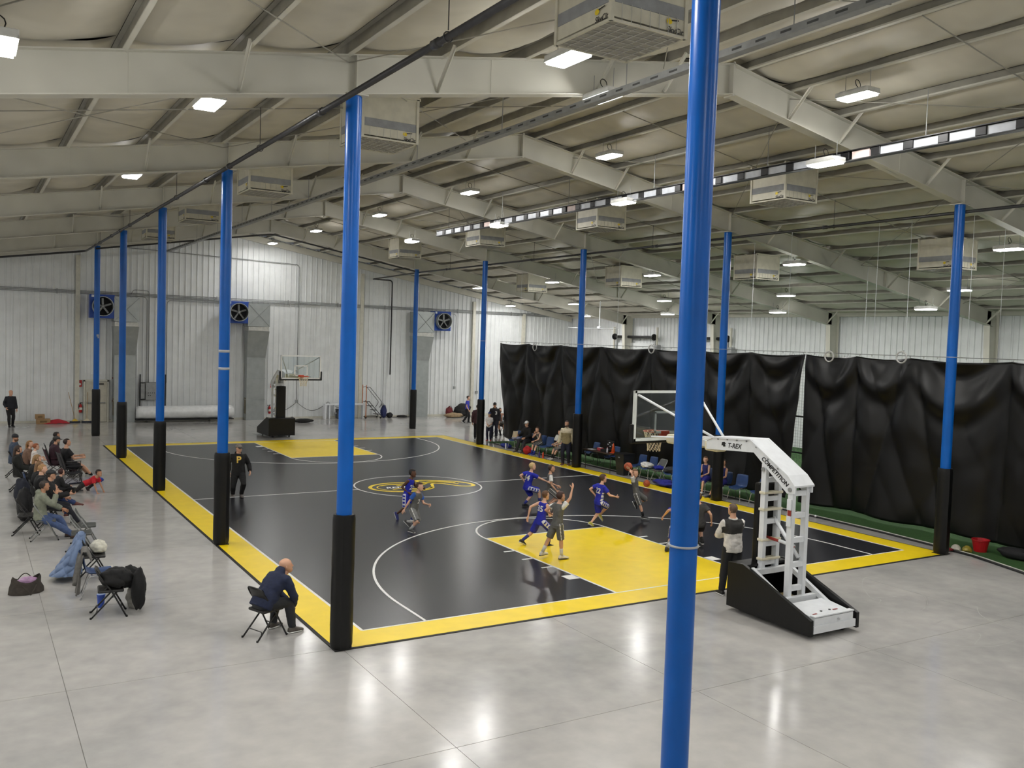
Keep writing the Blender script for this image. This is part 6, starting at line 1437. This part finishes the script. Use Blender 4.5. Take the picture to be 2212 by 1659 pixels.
person('man in white sweater with dark yoke standing with folded arms before the near stand', 1.84, (1574, 1286), heading(-.15, 1), hip=(1583, 1181), neck=(1584, 1112), head_dir=(14, 0), lh=(-.10, .13, -.15), rh=(-.16, .12, -.17), le=(1, -.1, -.6), re=(.3, .3, -1), lf=(.075, .02, .045), rf=(.075, .0, .045), skin='light', hair=('buzz', (92, 74, 60)), top=('long', (46, 45, 44), {'c2': (214, 210, 204), 'c3': (214, 210, 204), 'mode': 'yoke', 't': .50, 'hem': -.04, 'amp': .010}), bottom=('pants', (26, 27, 30)), shoes=(20, 20, 20), build=1.05, collar=(214, 210, 204), seed=11)
person('man in black hoodie with gold letter P and grey cap standing on the left sideline', 1.80, (513, 1073), heading(.35, -.9), hip=(515, 1020), neck=(515, 964), head_dir=(28, 0), lh=(540, 1018, .0, 0), rh=(495, 1018, .1, 0), lf=(521, 1068, -.05, 0), rf=(503, 1067, .15, 0), skin='light', hair=('buzz', (70, 56, 46)), hat=('cap', (128, 120, 114), (60, 60, 62)), top=('hoodie', (13, 13, 15), {'hem': -.04}), bottom=('pants', (15, 15, 17)), shoes=(90, 84, 80), build=1.08, number=('P', 1, .70, .15, (232, 196, 96)), z0=ZC, seed=12)
# ------------------------------------------------------------------ spectators on the left
sit('bald man in navy jacket leaning forward on a folding chair at the near left corner', 1.82, -8.72, -12.58, R_(-68), lean=34, lean2=22, rf=(.11, .23, .045), lf=(.12, .20, .045), rh=(-.05, .13, -.27), lh=(-.05, .15, -.27), re=(1, -.2, 0), le=(1, -.2, 0), py=-.04, skin='light', hair=None, top=('hoodie', (24, 34, 62), {'amp': .011}), bottom=('pants', (36, 38, 42)), shoes=(84, 78, 72), build=1.12, belly=.03, head_dir=(-30, 8), seed=14)
sit('man in sage green hoodie and jeans with hand at his chin', 1.74, -11.32, -3.84, FX, lean=-4, lean2=16, rh=(-.06, .17, .02), re=(.3, .3, -1), lh=(-.02, .25, -.20), rf=(.07, .36, .045), lf=(.05, .30, .045), skin='tan', hair=('short', (50, 40, 34)), top=('hoodie', (128, 132, 116), {'amp': .011}), bottom=('pants', (70, 88, 128)), shoes=(80, 56, 46), build=1.05, head_dir=(8, 0), seed=15)
sit('man in black cap and black jacket holding a cup', 1.80, -11.05, -2.38, FX, lean=-2, lean2=8, rh=(.02, .24, -.12), lh=(0, .2, -.2), rf=(.06, .33, .045), skin='light', hair=('buzz', (60, 48, 40)), hat=('cap', (44, 46, 48)), top=('hoodie', (20, 20, 22)), bottom=('pants', (22, 24, 34)), shoes=(90, 88, 86), build=1.08, seed=16)
cu2 = thing('travel_mug', 'dark travel mug in the hand of the man in black cap', 'mug', (-10.58, -2.58, .84)); MB().lathe([(.034, 0), (.04, .13), (.042, .135), (.03, .15)], 14).build('mug_body', M_BLK, cu2, smooth=True); MB().lathe([(.043, .135), (.043, .15), (.01, .155)], 14).build('lid', M_GREY, cu2)
sit('short-haired blond man in black with crossed legs in blue jeans', 1.80, -11.15, -1.38, FX, lean=-4, lean2=8, rf=(-.02, .40, .20), rk=(.1, .5, 1), lf=(.05, .30, .045), skin='fair', hair=('short', (168, 128, 84)), top=('coat', (22, 22, 24)), bottom=('pants', (40, 56, 98)), shoes=(96, 52, 46), build=1.08, seed=17)
sit('woman in black with long straight light brown hair', 1.68, -11.2, -.28, FX, lean=2, lean2=8, skin='fair', hair=('long', (124, 92, 60)), longhair=.9, top=('coat', (24, 24, 26)), bottom=('pants', (24, 24, 30)), shoes=(30, 30, 32), build=.95, seed=18)
sit('woman in black coat with fur hood and blond-brown hair', 1.68, -11.2, 1.18, FX, lean=4, lean2=10, skin='fair', hair=('long', (150, 116, 78)), longhair=.35, top=('coat', (26, 26, 26)), bottom=('pants', (30, 30, 36)), shoes=(40, 36, 34), build=1.0, collar=(150, 128, 106), seed=19)
sit('woman with long dark brown hair in black coat, legs stretched out', 1.70, -11.45, 3.28, FX, lean=-6, lean2=6, rf=(.05, .42, .05), lf=(.05, .40, .05), skin='light', hair=('long', (60, 44, 36)), longhair=1.0, top=('coat', (24, 25, 22)), bottom=('pants', (18, 18, 20)), shoes=(206, 204, 200), build=1.02, seed=20)
sit('woman with pale headband holding a child, blond hair tied back', 1.68, -11.2, 4.72, FX, lean=6, lean2=12, head_dir=(-20, 10), skin='fair', hair=('full', (140, 100, 60)), longhair=.3, top=('coat', (120, 92, 76)), bottom=('pants', (24, 24, 28)), shoes=(60, 56, 54), build=.95, rh=(-.02, .2, -.14), lh=(-.02, .2, -.14), collar=(214, 200, 170), seed=21)
sit('red-haired child in white jacket on the lap of the woman with headband', 1.15, -10.98, 4.45, FX + .1, seat=.62, lean=2, lean2=8, skin='fair', hair=('full', (150, 84, 52)), top=('long', (222, 214, 208)), bottom=('pants', (96, 60, 50)), shoes=(120, 90, 80), hs=1.3, build=.95, rf=(.06, .26, -.12), lf=(.06, .26, -.12), seed=22)
sit('man in dark beanie and denim jacket at the far end of the spectator row', 1.78, -11.45, 6.18, FX, lean=2, head_dir=(-50, 0), skin='tan', hair=('short', (60, 50, 44)), hat=('beanie', (44, 46, 50)), beard=(110, 80, 56), top=('coat', (62, 74, 92)), bottom=('pants', (40, 42, 50)), shoes=(50, 46, 44), build=1.08, seed=23)
sit('dark-haired man in dark jacket in the farthest camp chair', 1.80, -10.2, 7.33, FX, seat=.36, lean=-2, lean2=12, head_dir=(10, 0), skin='tan', hair=('short', (40, 30, 26)), beard=(46, 34, 28), top=('coat', (32, 32, 38)), bottom=('pants', (60, 50, 60)), shoes=(30, 30, 32), build=1.05, rf=(.06, .36, .045), seed=24)
sit('bearded man in grey cap in the maroon camp chair', 1.78, -10.3, 6.13, FX + .1, seat=.36, lean=0, lean2=10, skin='light', hair=('short', (60, 50, 44)), hat=('cap', (64, 62, 62)), beard=(150, 140, 128), top=('coat', (58, 34, 44)), bottom=('pants', (60, 40, 48)), shoes=(40, 40, 42), build=1.1, rf=(.06, .34, .045), seed=25)
sit('man in black tee and black shorts leaning back in a camp chair with a phone', 1.82, -9.98, 5.13, FX + .25, seat=.36, lean=-10, lean2=12, rh=(-.02, .24, -.14), lh=(-.02, .26, -.12), rf=(.06, .36, .045), lf=(.06, .34, .045), skin='light', hair=('short', (44, 32, 28)), top=('tee', (24, 24, 27)), bottom=('shorts', (20, 20, 24), {'len': .8}), shoes=(190, 190, 186), socks=(BLK, .8), build=1.1, head_dir=(-10, 5), number=None, seed=26)
person('boy in red tee stretched out on hands and knee beside the court', 1.35, (-9.75, 2.35, 0), heading(.95, -.1), pz=.27, py=-.05, lean=72, lean2=-26, rh=(.02, .12, -.33), lh=(.02, .14, -.33), re=(.5, -.6, .3), le=(.5, -.6, .3), rf=(.10, -.46, .05), lf=(.20, -.10, .05), lk=(1, .6, .2), rk=(0, 0, -1), rfp=-80, lfp=-60, skin='tan', hair=('afro', (40, 24, 24)), head_dir=(-10, 0), top=('tee', (196, 30, 44)), bottom=('pants', (44, 42, 42)), shoes=(60, 44, 46), hs=1.18, build=.9, curl=.1, seed=27)
sit('brown-haired child in dark jacket sitting on the floor beside the boy in red', 1.25, -10.5, 2.55, FX + .3, seat=.04, lean=10, lean2=14, rf=(.1, .40, .05), lf=(.1, .38, .05), head_dir=(20, 5), skin='fair', hair=('full', (64, 32, 30)), top=('coat', (26, 26, 28)), bottom=('pants', (30, 30, 34)), shoes=(40, 40, 44), hs=1.25, seed=28)
sit('person in navy trousers and black boots, cut by the left picture edge', 1.72, -13.15, 3.3, FX, lean=-6, lean2=4, rf=(.05, .40, .16), rk=(.1, .4, 1), lf=(.05, .36, .05), skin='light', hair=('long', (60, 44, 36)), top=('coat', (30, 30, 44)), bottom=('pants', (24, 26, 46)), shoes=(24, 22, 22), seed=29)
chair(F_BLK, 'folding_chair', 'folding chair cut by the left picture edge', -13.15, 3.32, FX, gL)
# ------------------------------------------------------------------ people standing by the far wall, left
person('bald man in black holding a brown ball cap at his hip by the far wall', 1.80, (22, 922), heading(.5, -.5), neck=None, lean=3, head_dir=(20, 0), rh=(.03, .08, -.26), skin='light', hair=None, top=('long', (24, 26, 34)), bottom=('pants', (20, 20, 22)), shoes=BLK, build=1.05, rf=(.04, .06, .045), seed=30)
person('person in black hooded jacket at the left picture edge by the far wall', 1.82, (2, 913), heading(.3, -.6), lean=2, rh=(.0, .14, -.22), skin='light', hair=('short', (40, 34, 30)), hat=('beanie', BLK), top=('hoodie', (18, 18, 22)), bottom=('pants', (18, 18, 20)), shoes=BLK, seed=31)
# ------------------------------------------------------------------ right side, standing and seated
person('boy in blue tee and black trousers walking by the far wall', 1.62, (1008, 914), heading(1, -.05), lean=3, lf=(.04, .06, .045), rf=(.04, -.12, .07), rfp=-35, rh=(.03, .06, -.30), lh=(.03, -.02, -.30), skin='fair', hair=('short', (40, 30, 26)), top=('tee', (58, 62, 178)), bottom=('pants', (20, 20, 24)), shoes=BLK, hs=1.08, build=1.0, seed=32)
person('man in black hoodie with white chest mark standing behind the child in white', 1.82, (1067, 946), heading(-.1, -1), lean=3, skin='tan', hair=('short', (30, 26, 24)), hat=('cap', BLK), top=('hoodie', (20, 20, 26)), bottom=('pants', (24, 24, 38)), shoes=BLK, build=1.08, number=('3', 1, .6, .13, WHT, .05), seed=33)
person('child in white tee and blue cap holding a ball bag beside the fourth right column', 1.42, (1056, 953), heading(-.15, -1), lean=2, rh=(-.06, .12, -.22), lh=(-.06, .12, -.22), skin='fair', hair=('short', (110, 80, 60)), hat=('cap', (40, 52, 110), (226, 226, 222)), top=('tee', (226, 222, 220)), bottom=('pants', (24, 26, 48)), shoes=(150, 44, 40), hs=1.15, seed=34)
person('person in dark red mostly hidden behind the fourth right column', 1.75, (1030, 949), heading(.1, 1), lean=2, skin='light', hair=('short', (40, 32, 28)), top=('coat', (60, 34, 40)), bottom=('pants', (24, 24, 28)), shoes=BLK, seed=35)
sit('bearded man seated at the small table by the curtain end', 1.80, 11.1, 13.6, PI - .2, lean=6, lean2=8, skin='tan', hair=('buzz', (50, 40, 34)), beard=(52, 34, 26), top=('tee', (150, 110, 92)), bottom=('shorts', (64, 60, 54)), shoes=BLK, socks=(BLK, .5), rh=(-.04, .2, -.08), lh=(-.04, .2, -.08), build=1.1, seed=36)
sit('seated coach in black hoodie and white cap holding a clipboard', 1.80, 8.45, 6.67, FC + .3, lean=4, lean2=8, rf=(.12, .24, .045), lf=(.10, .28, .045), rh=(.02, .20, -.16), lh=(.0, .2, -.2), head_dir=(10, 0), skin='fair', hair=('short', (80, 60, 48)), hat=('cap', (224, 222, 218)), top=('hoodie', (18, 18, 20)), bottom=('pants', (42, 42, 48)), shoes=(70, 64, 58), build=1.12, seed=37)
cb = thing('clipboard', 'small pale clipboard in the hand of the seated coach in white cap', 'clipboard', (8.02, 6.98, .78), .6); MB().box((0, 0, 0), (.02, .22, .3), Matrix.Rotation(.5, 3, 'Y')).build('board', mat('clip_tan', (176, 160, 130)), cb); MB().box((-.02, 0, .13), (.02, .1, .03)).build('clip', M_CHR, cb)
sit('boy in grey and white jersey seated with hand at his mouth', 1.45, 8.5, 5.77, FC + .15, lean=12, lean2=12, rh=(-.05, .13, .02), re=(.2, .6, -.8), lh=(-.02, .22, -.2), rf=(.06, .22, .045), lf=(.06, .24, .045), head_dir=(10, 0), skin='fair', hair=('full', (70, 50, 38)), top=('jersey', (104, 100, 98)), bottom=greyshorts, shoes=(40, 50, 130), socks=((40, 56, 150), .6), hs=1.15, build=.86, number=('3', 1, .55, .12, WHT), seed=38)
sit('player in grey with black knee socks seated behind the standing coach', 1.5, 8.5, 4.12, FC, lean=4, lean2=6, rf=(.05, .26, .045), skin='fair', hair=('short', (60, 44, 36)), top=('tee', (200, 198, 194)), bottom=('shorts', (120, 116, 112)), shoes=(200, 196, 192), socks=(BLK, .12), hs=1.12, build=.88, seed=39)
person('coach in cream and tan pullover standing beside the third right column', 1.82, (1222, 1005), heading(-.35, -.95), lean=2, rh=(.075, .04, -.31), lh=(.075, .05, -.31), rf=(.06, .02, .045), lf=(.06, -.02, .045), skin='light', hair=('short', (72, 56, 48)), beard=(110, 88, 74), top=('long', (208, 196, 168), {'c2': (142, 128, 92), 'c3': (204, 194, 164), 'mode': 'yoke', 't': .66}), bottom=('pants', (24, 26, 44)), shoes=(92, 56, 42), build=1.06, collar=(208, 196, 168), z0=ZC, seed=40)
sit('boy in blue uniform seated left of the second right column', 1.48, 8.45, -4.6, FC + .2, lean=2, lean2=8, rf=(.07, .26, .045), lf=(.07, .2, .045), skin='fair', hair=('short', (84, 60, 46)), head_dir=(20, 0), top=('jersey', (34, 40, 110)), bottom=('shorts', (44, 44, 140)), shoes=(226, 226, 222), hs=1.14, build=.86, rh=(-.02, .16, -.18), seed=41)
sit('player in navy seated just behind the second right column', 1.48, 8.42, -5.42, FC, lean=-4, lean2=6, skin='light', hair=('short', (50, 40, 34)), top=('jersey', (36, 40, 100)), bottom=('shorts', (40, 42, 120)), shoes=(60, 60, 64), hs=1.14, build=.86, seed=42)
bake_people()
